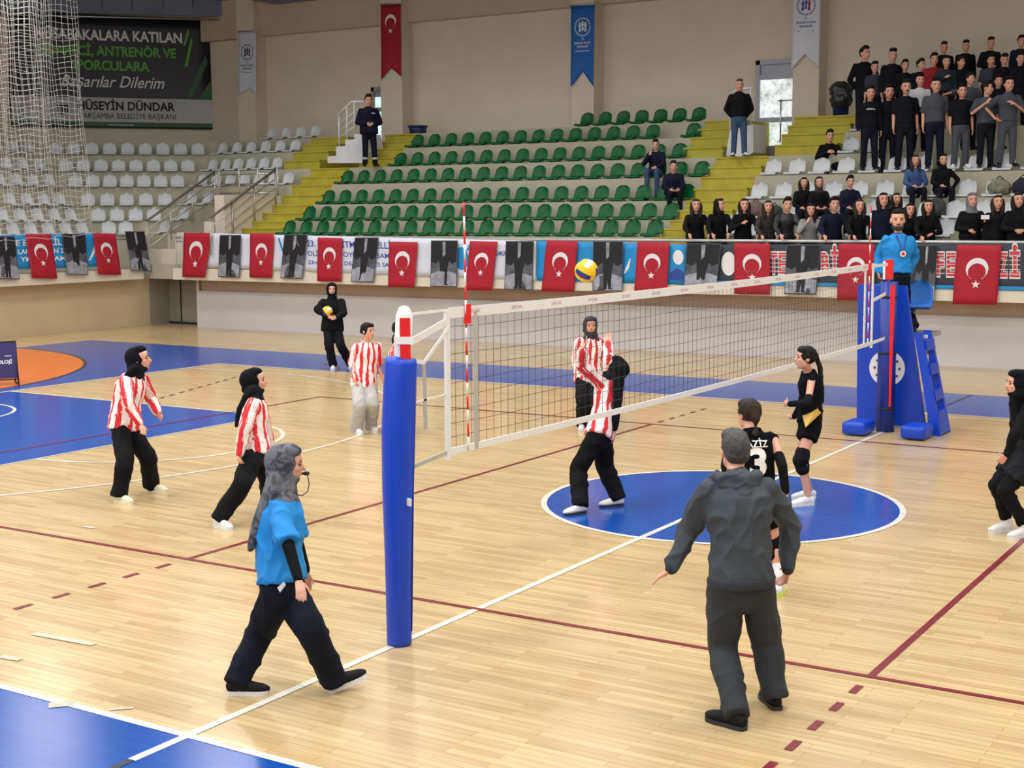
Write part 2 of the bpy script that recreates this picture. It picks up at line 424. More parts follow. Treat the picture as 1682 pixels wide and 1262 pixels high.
# beam along the top of the back wall, between the pillars
zb = aty(800, 24, YW-.3).z
wallbox('wall_back_beam', (-27, YW-.28, zb), (15, YW, ZT+.1), M_wall2)
pil = [(392, 420), (626, 661), (939, 975), (1301, 1344)]
for i, (u0, u1) in enumerate(pil):
    x0, x1 = aty(u0, 180, 20.25).x, aty(u1, 180, 20.25).x
    wallbox('pillar_%d' % (i+1) if i else 'pillar', (x0, 20.25, 2), (x1, YW, ZT+.1), M_pillar)
wallbox('pillar_5', (-.6, 20.25, 2), (.2, YW, ZT+.1), M_pillar)
# sheeting and duct under the roof edge in the corner
b = MB()
d45 = V((-.7071, -.7071, 0)); n45 = V((.7071, -.7071, 0)); c0 = V((-26.3, 20.8, 0))
zs = 9.18
for i in range(9):
    a = c0 + d45*(i*.92) + n45*.25; q = c0 + d45*(i*.92+.89) + n45*.25
    b.prism([a+V((0, 0, zs)), q+V((0, 0, zs)), q+V((0, 0, zs+.85)), a+V((0, 0, zs+.85))], n45*.12)
struct(b.build('ceiling_edge_sheeting', M_sheet))
b = MB(); b.tube([c0+n45*.3+V((0, 0, zs-.1)), c0+d45*8+n45*.3+V((0, 0, zs-.1))], .03); struct(b.build('trim_4', M_steel))
b = MB(); p0 = aty(450, 2, 20.2); b.span((p0.x-.2, 19.2, p0.z-.05), (p0.x+5.0, 20.6, p0.z+.5)); struct(b.build('ceiling_edge_plate', M_sheet))

# doors with daylight behind ----------------------------------------------
def daylight(name, s, cols):
    m, nt, b = newmat(name)
    tc = N(nt, 'ShaderNodeTexCoord'); nz = N(nt, 'ShaderNodeTexNoise'); nz.inputs['Scale'].default_value = 5; nz.inputs['Detail'].default_value = 6; nz.inputs['Roughness'].default_value = .75
    nt.links.new(tc.outputs['Object'], nz.inputs['Vector'])
    rp = N(nt, 'ShaderNodeValToRGB'); e = rp.color_ramp.elements; e[0].position = .36; e[1].position = .62
    e[0].color = cols[0]+(1,); e[1].color = cols[2]+(1,); q = e.new(.48); q.color = cols[1]+(1,)
    nt.links.new(nz.outputs['Fac'], rp.inputs[0]); nt.links.new(rp.outputs[0], b.inputs['Emission Color'])
    b.inputs['Emission Strength'].default_value = s; b.inputs['Base Color'].default_value = (.1, .1, .1, 1); b.inputs['Roughness'].default_value = .2
    return m
M_day = daylight('daylight_pane', 1.0, ((.30, .36, .26), (.72, .78, .74), (.95, .98, 1)))
M_day2 = daylight('cold_daylight_pane', 1.0, ((.45, .75, .9), (.62, .88, 1), (.8, .95, 1)))
def door(name, u0, u1, v0, v1, pane_mat, fr, tz, bars):
    y = YW-.06; p = aty(u0, v0, y); q = aty(u1, v1, y); x0, x1, z0, z1 = p.x, q.x, q.z, p.z
    root = struct(empty(name, ((x0+x1)/2, y, z0)))
    def rel(b, nm, mat): o = b.build(nm, mat); o.parent = root; o.matrix_parent_inverse = Matrix.Translation(-root.location); return o
    b = MB(); w = .11
    b.span((x0, y-.06, z0), (x0+w, y+.05, z1)); b.span((x1-w, y-.06, z0), (x1, y+.05, z1)); b.span((x0, y-.06, z1-w), (x1, y+.05, z1)); b.span((x0, y-.06, z0), (x1, y+.05, z0+.22))
    for zz in bars: b.span((x0+w, y-.05, z0+zz-.06), (x1-w, y+.04, z0+zz+.06))
    rel(b, 'door_frame', fr)
    b = MB(); b.span((x0+w, y, z0+.2), (x1-w, y+.02, z0+tz)); rel(b, 'door_pane', pane_mat)
    b = MB(); b.span((x0+w, y, z0+tz), (x1-w, y+.02, z1-w)); rel(b, 'door_transom', M_alu)
    return root, x0, x1, z0, z1, rel
r_, x0, x1, z0, z1, rel = door('door_1', 1243, 1310, 100, 253, M_day, M_alu, 1.92, (.86, 1.92))
b = MB(); b.tube([(x1-.42, YW-.16, z0+.3), (x1-.42, YW-.16, z0+1.35)], .022); b.tube([(x1-.5, YW-.16, z0+1.32), (x1+.0, YW-.16, z0+1.32)], .02); b.box((x1-.42, YW-.11, z0+.4), (.03, .1, .03)); b.box((x1-.42, YW-.11, z0+1.3), (.03, .1, .03))
rel(b, 'door_handle', M_steel)
r_, x0, x1, z0, z1, rel = door('door_2', 611, 638, 144, 244, M_day2, M_greyd, 1.52, (.75, 1.15))

# little side stairs with white cheek panels and rails ------------------------
def side_stair(label, y, prof, rail, posts, mids, mat_rail):
    p = [aty(u, v, y) for u, v in prof]
    root = tag(empty('side_stair', (p[0].x, y, ZK[4])), label, 'stairs')
    inv = Matrix.Translation(-root.location)
    def pt(mb, nm, mt): o = mb.build(nm, mt, root); o.matrix_parent_inverse = inv; return o
    b = MB(); b.prism([(q.x, y, q.z) for q in p], (0, .8, 0)); pt(b, 'stair_panel', M_whitep)
    b = MB(); b.tube([aty(u, v, y+.05) for u, v in rail], .03); pt(b, 'handrail', mat_rail)
    for (u, v0, v1) in posts:
        b = MB(); b.tube([aty(u, v0, y+.05), aty(u, v1, y+.05)], .022); pt(b, 'post', mat_rail)
    for m_ in mids:
        b = MB(); b.tube([aty(u, v, y+.05) for u, v in m_], .014); pt(b, 'mid_rail', mat_rail)
side_stair('white stepped side stair with steel rail beside the guard in dark uniform', 17.75,
    [(538, 268), (538, 257), (552, 256), (552, 241), (567, 240), (567, 230), (582, 229), (582, 220), (596, 220), (602, 252), (596, 268)],
    [(554, 191), (578, 167), (598, 167)], [(557, 190, 241), (570, 176, 230), (582, 168, 220)],
    [[(557, 203), (582, 184)], [(557, 215), (582, 196)], [(557, 227), (582, 208)], [(582, 181), (598, 181)], [(582, 196), (598, 196)]], M_whitep)
side_stair('white side stair panel with rail behind the standing man in jeans', 18.0,
    [(1192, 257), (1199, 214), (1237, 204), (1237, 250), (1228, 257)], [(1199, 155), (1214, 146), (1237, 145)],
    [(1199, 155, 214), (1233, 146, 204)], [[(1199, 172), (1233, 162)], [(1199, 195), (1233, 185)]], M_whitep)

# rails along the balcony ---------------------------------------------------------
def guard_rail(label, a, c, z, n, dirx):
    root = tag(empty('guard_rail', a), label, 'railing')
    inv = Matrix.Translation(-V(a))
    A, Cc = V((a[0], a[1], z)), V((c[0], c[1], z))
    b = MB(); b.tube([A, Cc], .032); o = b.build('top_rail', M_steelw, root); o.matrix_parent_inverse = inv
    b = MB(); b.tube([A-V((0, 0, .1)), Cc-V((0, 0, .1))], .018); o = b.build('lower_rail', M_steelw, root); o.matrix_parent_inverse = inv
    for i in range(n):
        q = A.lerp(Cc, i/(n-1)); b = MB(); b.tube([(q.x, q.y, ZB+.25), (q.x, q.y, z)], .02); o = b.build('post', M_steelw, root); o.matrix_parent_inverse = inv
M_steelw = pm('pale_steel', (.62, .62, .60), .35, .05, 6, metal=.4)
ZRAIL = aty(900, 394, 13.6).z
guard_rail('long pale steel rail on the balcony edge, hung with flags and banners', (-21.4, 13.62, DECK), (13.8, 13.62, DECK), ZRAIL, 16, 1)
guard_rail('short rail on the end balcony in the corner, hung with flags', (-22.52, 13.4, DECK), (-22.52, -2, DECK), ZRAIL+.06, 8, 0)
# sloped rails over the stair well
def slope_rail(label, x, pts, posts):
    q = [atx(u, v, x) for u, v in pts]
    root = tag(empty('stair_rail', q[0]), label, 'railing', 'sloped rails over the stair well'); inv = Matrix.Translation(-q[0])
    def pt(mb, nm, mt): o = mb.build(nm, mt, root); o.matrix_parent_inverse = inv
    b = MB(); b.tube(q, .035); pt(b, 'handrail', M_raild)
    for k in (1, 2, 3):
        d = V((0, 0, -.24*k)); b = MB(); b.tube([q[0]+d, q[1]+d], .012); pt(b, 'mid_rail', M_steel)
    for t in (0, .33, .66, 1):
        a = q[0].lerp(q[1], t); b = MB(); b.tube([a, a-V((0, 0, .95))], .02); pt(b, 'post', M_steel)
M_raild = pm('dark_handrail', (.12, .11, .09), .4, .1, 5)
slope_rail('sloped handrail with thin bars on the white-seat side of the stair well', -22.45, [(241, 363), (352, 283)], 3)
slope_rail('sloped handrail with thin bars on the yellow-step side of the stair well', -19.97, [(345, 358), (452, 279)], 3)
root = tag(empty('cross_rail', (-22.4, 16.3, ZK[2])), 'level rail closing the top of the stair well', 'railing')
for z in (ZK[3]+.32, ZK[3]+.05, ZK[3]-.2):
    b = MB(); b.tube([(-22.4, 16.35, z), (-20.25, 16.35, z)], .018); o = b.build('bar', M_steel, root); o.matrix_parent_inverse = Matrix.Translation(-root.location)
for x in (-22.4, -21.65, -20.95, -20.25):
    b = MB(); b.tube([(x, 16.35, ZK[2]), (x, 16.35, ZK[3]+.5)], .022); o = b.build('post', M_steel, root); o.matrix_parent_inverse = Matrix.Translation(-root.location)
b = MB(); q0 = atx(400, 330, -20.2); b.tube([(q0.x, q0.y, DECK), (q0.x, q0.y, atx(400, 328, -20.2).z)], .05)
tag(b.build('steel_column', M_steel), 'stout grey steel column at the foot of the left yellow steps', 'column')

# ================================================================== SEATS
M_seatg = pm('green_seat_plastic', s2l(0, 88, 46), .42, .06, 6, spec=.3)
M_seatw = pm('white_seat_plastic', s2l(198, 202, 204), .45, .04, 6, spec=.35)
def seat_mesh(name, mat):
    prof = [(-.40, .035), (-.385, .06), (-.30, .055), (-.16, .045), (-.05, .06), (.0, .12), (.032, .19), (.052, .26), (.064, .315), (.069, .345), (.073, .368), (.075, .382)]
    wid = [.18, .19, .192, .19, .19, .192, .190, .182, .164, .140, .104, .06]
    n = 9; vs = []; fs = []
    for side in (0, 1):
        for (y, z), w in zip(prof, wid):
            for j in range(n):
                t = -1+2*j/(n-1); x = w*t
                yy = y - .05*t*t*(1 if z > .1 else .0); zz = z + (.035*t*t if z < .1 and y > -.38 else 0)
                if z > .34: zz = z - .012*abs(t)**3
                vs.append((x, yy + (.018 if z > .1 else 0)*side, zz - (.018 if z <= .1 else 0)*side))
    m_ = len(prof); o = m_*n
    for i in range(m_-1):
        for j in range(n-1):
            a = i*n+j; fs.append((a, a+1, a+n+1, a+n)); fs.append((a+o, a+o+n, a+o+n+1, a+o+1))
    ring = [j for j in range(n)] + [i*n+n-1 for i in range(1, m_)] + [(m_-1)*n+j for j in range(n-2, -1, -1)] + [i*n for i in range(m_-2, 0, -1)]
    for a, c in zip(ring, ring[1:]+ring[:1]): fs.append((a, a+o, c+o, c))
    b = MB(); b.add(vs, fs, 0, True)
    b.box((0, -.12, .012), (.30, .05, .03)); b.box((0, -.28, .012), (.30, .05, .03))
    return b.mesh(name, [mat])
ME_g, ME_w = seat_mesh('green_seat', M_seatg), seat_mesh('white_seat', M_seatw)
def put_seat(me, x, y, z, rz, label, grp):
    o = link('stand_seat', me, None, (x, y, z)); o.rotation_euler = (0, 0, rz)
    tag(o, label, 'seat', grp); return o
SO = .24
rowname = ['bottom row', 'second row', 'third row', 'fourth row', 'fifth row', 'sixth row', 'top row']
# green block between the two flights of yellow steps
sk = {5: {16}, 4: {17, 18, 19}}
for k in range(7):
    xa = (-18.35, -18.35, -18.35, -18.35, -17.15, -17.15, -12.3)[k]
    xb = (-7.95, -7.95, -7.95, -7.95, -8.9, -8.9, -8.6)[k]
    n = int(round((xb-xa)/.555))+1
    for i in range(n):
        if k == 5 and i == n-2: continue
        if k == 6 and i > 6: continue
        x = xa+(xb-xa)*i/(n-1)
        put_seat(ME_g, x, YK[k]+SO, ZK[k], 0, 'green bucket seat, %s from the left end of the %s of green seats' % (ORD[i+1], rowname[k]), 'green bucket seats')
# white block on the long side left of the steps
for k in range(7):
    xb = (-22.75, -22.75, -22.75, -20.45, -21.55, -21.55, -21.45)[k]; xa = XK[k]+.25 if k < 6 else -23.15
    xa += (0, .0, .1, .1, .1, .1, 0)[k]
    n = max(1, int(round((xb-xa)/.555))+1)
    if k < 2: n = 1
    if k == 0: xa = xb = -22.85
    if k == 1: xa = xb = -22.9
    for i in range(n):
        x = xa+(xb-xa)*i/max(1, n-1)
        put_seat(ME_w, x, YK[k]+SO, ZK[k], 0, 'white bucket seat, %s from the corner in the %s behind the stair-well rails' % (ORD[i+1], rowname[k]), 'white seats by the stair well')
# corner wedge
for k in range(6):
    n = (3, 4, 5, 7, 8, 9)[k]; a = V((XK[k], YK[k], 0)); e = V((EK[k][0], EK[k][1], 0))
    for i in range(n):
        if k == 0 and i == 0: continue
        q = a.lerp(e, (i+.62)/(n+.25)); nn = V((-.7071, .7071, 0))
        q = q+nn*.2
        put_seat(ME_w, q.x, q.y, ZK[k], math.radians(45), 'white bucket seat, %s from the left in the %s of the corner block' % (ORD[n-i], rowname[k]), 'white seats in the corner block')
# end block
for k in range(6):
    for i in range(7):
        y = EK[k][1]-.45-.56*i; x = EK[k][0]-.1
        pu = (V((x, y, ZK[k]+.2))-CAM); pu = W_/2+FPX*pu.dot(CR)/pu.dot(CF)
        if pu < -12: break
        put_seat(ME_w, x, y, ZK[k], math.radians(90), 'white bucket seat behind the hanging net, %s from the corner in the %s' % (ORD[i+1], rowname[k]), 'white seats behind the hanging net')
# white block right of the steps
for k in range(7):
    xa = -6.2 if k < 4 else -4.7
    for i in range(16):
        x = xa+.56*i
        if x > (.6 if k < 3 else -.2 if k < 4 else -4.0): break
        if k in (4, 5, 6) and i > 1: break
        put_seat(ME_w, x, YK[k]+SO, ZK[k], 0, 'white bucket seat, %s from the right-hand yellow steps in the %s' % (ORD[i+1], rowname[k]), 'white seats among the right-hand spectators')

# ================================================================== FLAGS AND BANNERS
M_red = pm('red_flag_cloth', s2l(172, 18, 42), .7, .05, 8)
M_redd = pm('dark_red_flag_cloth', s2l(165, 12, 36), .7, .05, 8)
M_white = pm('white_print', (.80, .80, .80), .6, .03, 8)
M_wcloth = pm('white_banner_cloth', s2l(214, 220, 232), .7, .04, 2)
M_bcloth = pm('blue_banner_cloth', s2l(20, 140, 205), .6, .08, 2)
M_kcloth = pm('charcoal_banner_cloth', s2l(52, 56, 66), .7, .12, 2)
M_navy = pm('navy_print', s2l(40, 70, 150), .6, .05, 8)
M_gcloth = pm('grey_photo_print', s2l(84, 88, 98), .7, .45, 5)
M_gcloth2 = pm('light_photo_print', s2l(150, 154, 166), .7, .35, 8)
M_blk = pm('black_print', s2l(24, 24, 30), .7, .2, 8)
M_brick = pm('brick_red_print', s2l(200, 60, 70), .6, .15, 20)
M_vblue = pm('vivid_blue_cloth', s2l(15, 98, 180), .6, .06, 4)
def cloth(name, TL, TR, BL, BR, mat, label, cat, group=None, wave=.02, nw=2.0, notch=0, n=(14, 10), seed=0, push=0):
    TL, TR, BL, BR = map(V, (TL, TR, BL, BR)); w = (TR-TL).length; h = (TL-BL).length
    nrm = (TR-TL).cross(TL-BL).normalized()
    if nrm.dot(CAM-TL) < 0: nrm = -nrm
    def mp(x, y, e=0):
        s, t = x/w, 1-y/h
        p = TL.lerp(TR, s).lerp(BL.lerp(BR, s), t)
        return p + nrm*(push + e + wave*(.3+t)*math.sin(6.283*nw*s+seed*1.7+t*1.3) + wave*.4*math.sin(9*t+seed))
    nx, ny = n; vs = []; fs = []
    for sd in (0, 1):
        for j in range(ny+1):
            for i in range(nx+1):
                s = i/nx; y0 = notch*h*(1-abs(2*s-1)); y = y0+(h-y0)*(1-j/ny)
                vs.append(mp(s*w, y, -.006*sd))
    o = (nx+1)*(ny+1)
    for j in range(ny):
        for i in range(nx):
            a = j*(nx+1)+i; fs += [(a, a+nx+1, a+nx+2, a+1), (a+o, a+1+o, a+nx+2+o, a+nx+1+o)]
    ring = list(range(nx+1)) + [j*(nx+1)+nx for j in range(1, ny+1)] + [ny*(nx+1)+i for i in range(nx-1, -1, -1)] + [j*(nx+1) for j in range(ny-1, 0, -1)]
    for a, c in zip(ring, ring[1:]+ring[:1]): fs.append((a, c, c+o, a+o))
    b = MB(); b.add(vs, fs, 0, True); ob = b.build(name, mat); tag(ob, label, cat, group)
    return ob, mp, w, h
def part(mb, name, mat, parent): return mb.build(name, mat, parent)
def polyfan(mb, pts, mp, e=.004, mat=0):
    mb.add([mp(x, y, e) for x, y in pts], [tuple(range(len(pts)))], mat)
def crescent(mb, mp, cx, cy, R, e=.005):
    n = 28; vs = []
    off = .30*R; r2 = .80*R
    # opening downwards: inner disc shifted down
    a0 = math.radians(-62)
    for i in range(n+1):
        a = a0+(math.pi-2*a0)*i/n; x, y = R*math.cos(a), R*math.sin(a)
        # matching point on the inner circle
        t0 = math.atan2(R*math.sin(a0)+off, R*math.cos(a0)); t = t0+(math.pi-2*t0)*i/n
        q = r2
        vs += [(cx+x, cy+y), (cx+q*math.cos(t), cy-off+q*math.sin(t))]
    fs = [(2*i, 2*i+2, 2*i+3, 2*i+1) for i in range(n)]
    mb.add([mp(x, y, e) for x, y in vs], fs)
def star(mb, mp, cx, cy, R, e=.005):
    p = [(cx+(R if i % 2 == 0 else R*.4)*math.sin(math.pi*i/5), cy+(R if i % 2 == 0 else R*.4)*math.cos(math.pi*i/5)) for i in range(10)]
    for i in range(10): mb.add([mp(cx, cy, e), mp(*p[(i+1) % 10], e), mp(*p[i], e)], [(0, 1, 2)])
YF, XF = 13.44, -22.36
def onp(u, v, left): return atx(u, v, XF) if left else aty(u, v, YF)
def tflag(i, u0, u1, v0, v1, b0, b1, c0, left=False, label=''):
    TL, TR, BL, BR = onp(u0, v0, left), onp(u1, v0+1, left), onp(b0, v1-1, left), onp(b1, v1, left)
    ob, mp, w, h = cloth('hanging_flag', TL, TR, BL, BR, M_red, label, 'flag', 'red flags on the balcony rail', .012, 1.2, 0, (10, 8), i)
    R = .255*w
    b = MB(); crescent(b, mp, w*.5, h*.60, R); part(b, 'crescent', M_white, ob)
    b = MB(); star(b, mp, w*.5, h*.60-R*1.42, R*.42); part(b, 'star', M_white, ob)
def pflag(i, u0, u1, v0, v1, b0, b1, left=False, label='', dark=False):
    TL, TR, BL, BR = onp(u0, v0, left), onp(u1, v0, left), onp(b0, v1-1, left), onp(b1, v1, left)
    ob, mp, w, h = cloth('portrait_banner', TL, TR, BL, BR, M_gcloth, label, 'banner', 'dark picture banners on the balcony rail', .0025, 1.1, 0, (10, 8), i+5)
    b = MB()
    polyfan(b, [(0.02*w, .55*h), (.02*w, .985*h), (.98*w, .985*h), (.98*w, .55*h), (.8*w, .5*h), (.6*w, .62*h), (.4*w, .62*h), (.2*w, .5*h)], mp, .003); part(b, 'dark_print', M_blk, ob)
    b = MB(); polyfan(b, [(.02*w, .02*h), (.02*w, .28*h), (.3*w, .34*h), (.7*w, .34*h), (.98*w, .28*h), (.98*w, .02*h)], mp, .003); part(b, 'pale_print', M_gcloth2, ob)
    b = MB()
    polyfan(b, [(.30*w, .70*h), (.36*w, .40*h), (.38*w, .06*h), (.30*w, .04*h), (.48*w, .04*h), (.50*w, .22*h), (.54*w, .04*h), (.70*w, .04*h), (.62*w, .07*h), (.64*w, .40*h), (.72*w, .70*h), (.60*w, .78*h), (.42*w, .78*h)], mp, .006); part(b, 'standing_figure', M_blk, ob)
    b = MB(); polyfan(b, [(.46*w, .64*h), (.44*w, .97*h), (.56*w, .97*h), (.55*w, .70*h)], mp, .008); part(b, 'white_stripe', M_gcloth2, ob)
# big banners hung behind the flags
def on2(u, v, y): return aty(u, v, y)
YBN = 13.50
ob, mp, w, h = cloth('event_banner', on2(297, 382, YBN), on2(880, 396, YBN), on2(303, 438, YBN), on2(880, 461, YBN), M_wcloth, 'long white event banner with blue lettering hung on the balcony rail', 'banner', None, .012, 7, 0, (60, 6))
def ux(u, x0=297, x1=880): return w*(aty(u, 400, YBN).x-aty(x0, 400, YBN).x)/(aty(x1, 400, YBN).x-aty(x0, 400, YBN).x)
b = MB(); m3 = lambda x, y: mp(x, y, .004)
for tx, a_, c_, y_, z_ in (('23. YAZ \u0130\u015e\u0130TME ENGELL\u0130LER', 503, 663, .70, .17), ('OL\u0130MP\u0130YAT OYUNLARI SAMSUN', 503, 660, .44, .13), ('23rd SUMMER DEAFLYMPICS SAMSUN', 503, 664, .21, .11), ('SAMSUN', 815, 832, .6, .12)):
    b = MB(); put_text(b, tx, ux(a_), ux(c_), h*y_, h*z_, m3, .015); part(b, 'lettering', M_navy, ob)
b = MB()
for rr, c in ((.30, ux(757)),): polyfan(b, [(c+rr*h*.72*math.cos(a/12*math.pi), h*.5+rr*h*math.sin(a/12*math.pi)) for a in range(24)], mp, .004)
polyfan(b, [(ux(765), h*.7), (ux(770), h*.72), (ux(777), h*.95), (ux(773), h*.95)], mp, .004)
part(b, 'emblem', M_bcloth, ob)
for k in range(3): b = MB(); polyfan(b, [(ux(456+k*3), h*(.9-.2*k)), (ux(459+k*3), h*(.92-.2*k)), (ux(462+k*3), h*(.72-.2*k)), (ux(459+k*3), h*(.7-.2*k))], mp, .004); part(b, 'blue_streak', M_bcloth, ob)
ob, mp, w, h = cloth('event_banner', on2(881.5, 396, YBN), on2(1127, 402, YBN), on2(881.5, 461, YBN), on2(1127, 468, YBN), M_bcloth, 'bright blue banner with pale emblem beside the flying ball', 'banner', None, .004, 4, 0, (30, 6))
b = MB(); ux = lambda u: w*(aty(u, 400, YBN).x-aty(880, 400, YBN).x)/(aty(1127, 400, YBN).x-aty(880, 400, YBN).x)
for k in range(4): polyfan(b, [(ux(1024+k*2), h*(.25+.04*k)), (ux(1027+k*2), h*(.25+.04*k)), (ux(1036-k), h*(.62-.08*k)), (ux(1034-k), h*(.62-.08*k))], mp, .004)
part(b, 'emblem_rays', M_white, ob); b = MB()
polyfan(b, [(ux(1114)+.12*math.cos(a/8*math.pi), h*.68+.16*math.sin(a/8*math.pi)) for a in range(16)], mp, .004)
part(b, 'emblem', M_white, ob)
b = MB(); polyfan(b, [(ux(1100), h*.12), (ux(1124), h*.10), (ux(1124), h*.3), (ux(1112), h*.42), (ux(1100), h*.28)], mp, .004); part(b, 'dark_emblem', M_navy, ob)
ob, mp, w, h = cloth('brick_letter_banner', on2(1128, 402, YBN), on2(1690, 400, YBN), on2(1128, 466, YBN), on2(1690, 478, YBN), M_kcloth, 'charcoal banner with red brick-pattern letters below the spectators', 'banner', None, .003, 6, 0, (60, 6))
ux = lambda u: w*(aty(u, 400, YBN).x-aty(1128, 400, YBN).x)/(aty(1690, 400, YBN).x-aty(1128, 400, YBN).x)
letters = [('I', 1210, 1220), ('T', 1264, 1278), ('E', 1278, 1292), ('B', 1348, 1363), ('\u0130', 1364, 1378), ('F', 1538, 1552), ('E', 1554, 1571), ('Z', 1642, 1656), ('\u0130', 1658, 1676)]
for ch, u0, u1 in letters:
    b = MB()
    put_text(b, ch, ux(u0), ux(u1), h*.30, h*.50, lambda x, y: mp(x, y, .004), .07, 0, 0)
    put_text(b, ch, ux(u0)+.012, ux(u1)-.012, h*.31, h*.48, lambda x, y: mp(x, y, .007), .035, 0, 1)
    for k in range(5): y = h*(.34+.1*k); polyfan(b, [(ux(u0), y), (ux(u1), y), (ux(u1), y+.012), (ux(u0), y+.012)], mp, .009, 0)
    b.build('brick_letter', [M_white, M_brick], ob)
b = MB(); polyfan(b, [(ux(1197)+.16*math.cos(a/10*math.pi), h*.52+.24*math.sin(a/10*math.pi)) for a in range(20)], mp, .004); part(b, 'round_emblem', M_white, ob)
b = MB(); polyfan(b, [(0, .01*h), (w, .01*h), (w, .09*h), (0, .09*h)], mp, .003); part(b, 'blue_edge', M_bcloth, ob)
XBN = -22.41
ob, mp, w, h = cloth('event_banner', atx(-60, 388, XBN), atx(160, 383, XBN), atx(-60, 445, XBN), atx(166, 438, XBN), M_bcloth, 'blue event banner with white lettering on the end balcony rail', 'banner', None, .012, 3, 0, (24, 6))
ux = lambda u: w*(atx(u, 400, XBN).y-atx(-60, 400, XBN).y)/(atx(160, 400, XBN).y-atx(-60, 400, XBN).y)
b = MB(); m3 = lambda x, y: mp(x, y, .004)
for tx, a_, c_, y_, z_ in (('E ENGELL\u0130L', 25, 100, .68, .17), ('LARI SAMSUN 2', 28, 102, .44, .14), ('YMPICS SAM', 31, 104, .22, .13)):
    b = MB(); put_text(b, tx, ux(a_), ux(c_), h*y_, h*z_, m3, .02); part(b, 'lettering', M_white, ob)
for k in range(4): b = MB(); polyfan(b, [(ux(141+k*3), h*(.2+.1*k)), (ux(144+k*3), h*(.2+.1*k)), (ux(158), h*(.55+.08*k)), (ux(157), h*(.58+.08*k))], mp, .004); part(b, 'white_streak', M_white, ob)
# the flags themselves
place = 'third-from-left fourth-from-left'.split()
TF = [(302, 347, 382, 456, 300, 337), (411, 450, 383, 457, 410, 446), (522, 562, 390, 463, 520, 560), (639, 686, 397, 473, 637, 681), (772, 817, 396, 478, 764, 808), (898, 949, 395, 480, 889, 942),
      (1047, 1100, 397, 483, 1041, 1095), (1206, 1265, 399, 484, 1206, 1265), (1378, 1437, 400, 494, 1375, 1434), (1572, 1645, 402, 501, 1564, 1637)]
for i, t in enumerate(TF): tflag(i, *t, 0, False, 'red crescent flag, %s from the left on the long balcony rail' % ORD[i+1])
for i, t in enumerate([(42, 84, 384, 458, 53, 95), (153, 190, 383, 452, 162, 199)]): tflag(i+20, *t, 0, True, 'red crescent flag on the end balcony, %s the hanging net' % ('behind the edge of' if i == 0 else 'nearer the corner than'))
PF = [(361, 396, 386, 456, 358, 393), (467, 505, 385, 458, 460, 496), (583, 622, 390, 464, 576, 613), (708, 752, 395, 472, 707, 750), (831, 877, 396, 477, 828, 874), (974, 1024, 396, 479, 973, 1022),
      (1128, 1185, 400, 474, 1123, 1177), (1292, 1348, 402, 484, 1288, 1340), (1507, 1540, 402, 498, 1500, 1534)]
for i, t in enumerate(PF): pflag(i, *t, False, 'dark picture banner of a standing figure, %s from the left on the long rail' % ORD[i+1])
for i, t in enumerate([(-8, 24, 388, 459, -4, 32), (101, 140, 384, 452, 110, 145), (205, 237, 380, 446, 216, 249)]): pflag(i+20, *t, True, 'dark picture banner on the end balcony, %s of three' % ('cut off by the picture edge, first', 'between the two red flags, middle', 'slanting at the corner, last')[i])
# long pennants on the pillars
def emblem(mb, mp, cx, cy, R, dots=26):
    for i in range(dots):
        a0, a1 = 6.283*i/dots, 6.283*(i+.62)/dots
        polyfan(mb, [(cx+R*math.cos(a0), cy+R*math.sin(a0)), (cx+R*math.cos(a1), cy+R*math.sin(a1)), (cx+.86*R*math.cos(a1), cy+.86*R*math.sin(a1)), (cx+.86*R*math.cos(a0), cy+.86*R*math.sin(a0))], mp, .006)
def figures(mb, mp, cx, cy, R, which):
    for k in which:
        sx = (-.34, 0, .34)[k]; sy = (.05, .18, .05)[k]; x, y = cx+sx*R, cy+sy*R
        polyfan(mb, [(x+.12*R*math.cos(a), y+.34*R+.12*R*math.sin(a)) for a in [i*.7854 for i in range(8)]], mp, .006)
        polyfan(mb, [(x-.2*R, y+.2*R), (x+.2*R, y+.2*R), (x+.08*R, y-.1*R), (x+.14*R, y-.55*R), (x-.14*R, y-.55*R), (x-.08*R, y-.1*R)], mp, .006)
def pennant(tl, tr, bl, br, mat, label, notch, kind, ink, ink2, yp=20.2):
    P = [aty(u, v, yp) for u, v in (tl, tr, bl, br)]
    ob, mp, w, h = cloth('wall_pennant', *P, mat, label, 'banner', None, .015, 1, notch, (12, 16), len(label))
    hr = (P[1]-P[0]).normalized()
    b = MB(); b.tube([P[0]-hr*.05+V((0, .02, .02)), P[1]+hr*.05+V((0, .02, .02))], .018); part(b, 'hanging_rod', M_steel, ob)
    if kind == 'moon':
        b = MB(); crescent(b, mp, w*.5, h*.775, w*.27); part(b, 'crescent', M_white, ob)
        b = MB(); star(b, mp, w*.5, h*.775-w*.38, w*.11); part(b, 'star', M_white, ob)
    else:
        cy = h*kind; R = w*.34
        b = MB(); emblem(b, mp, w*.5, cy, R); part(b, 'emblem_ring', ink, ob)
        b = MB(); figures(b, mp, w*.5, cy, R, (0, 1, 2) if ink2 is None else (0, 1)); part(b, 'emblem_figures', ink, ob)
        if ink2: b = MB(); figures(b, mp, w*.5, cy, R, (2,)); part(b, 'red_figure', ink2, ob)
        b = MB(); m4 = lambda x, y: mp(x, y, .006)
        y = cy-R*1.35
        for tx, a_, c_, y_ in (('T.C.', .44, .56, 0), ('GEN\u00c7L\u0130K VE SPOR', .15, .85, .15), ('BAKANLI\u011eI', .28, .72, .28)): b2 = MB(); put_text(b2, tx, w*a_, w*c_, y-w*y_, w*.07, m4, .02); part(b2, 'lettering', ink, ob)
        polyfan(b, [(w*.2, y-w*.42), (w*.8, y-w*.42), (w*.8, y-w*.40), (w*.2, y-w*.40)], mp, .006)
        part(b, 'underline', ink, ob)
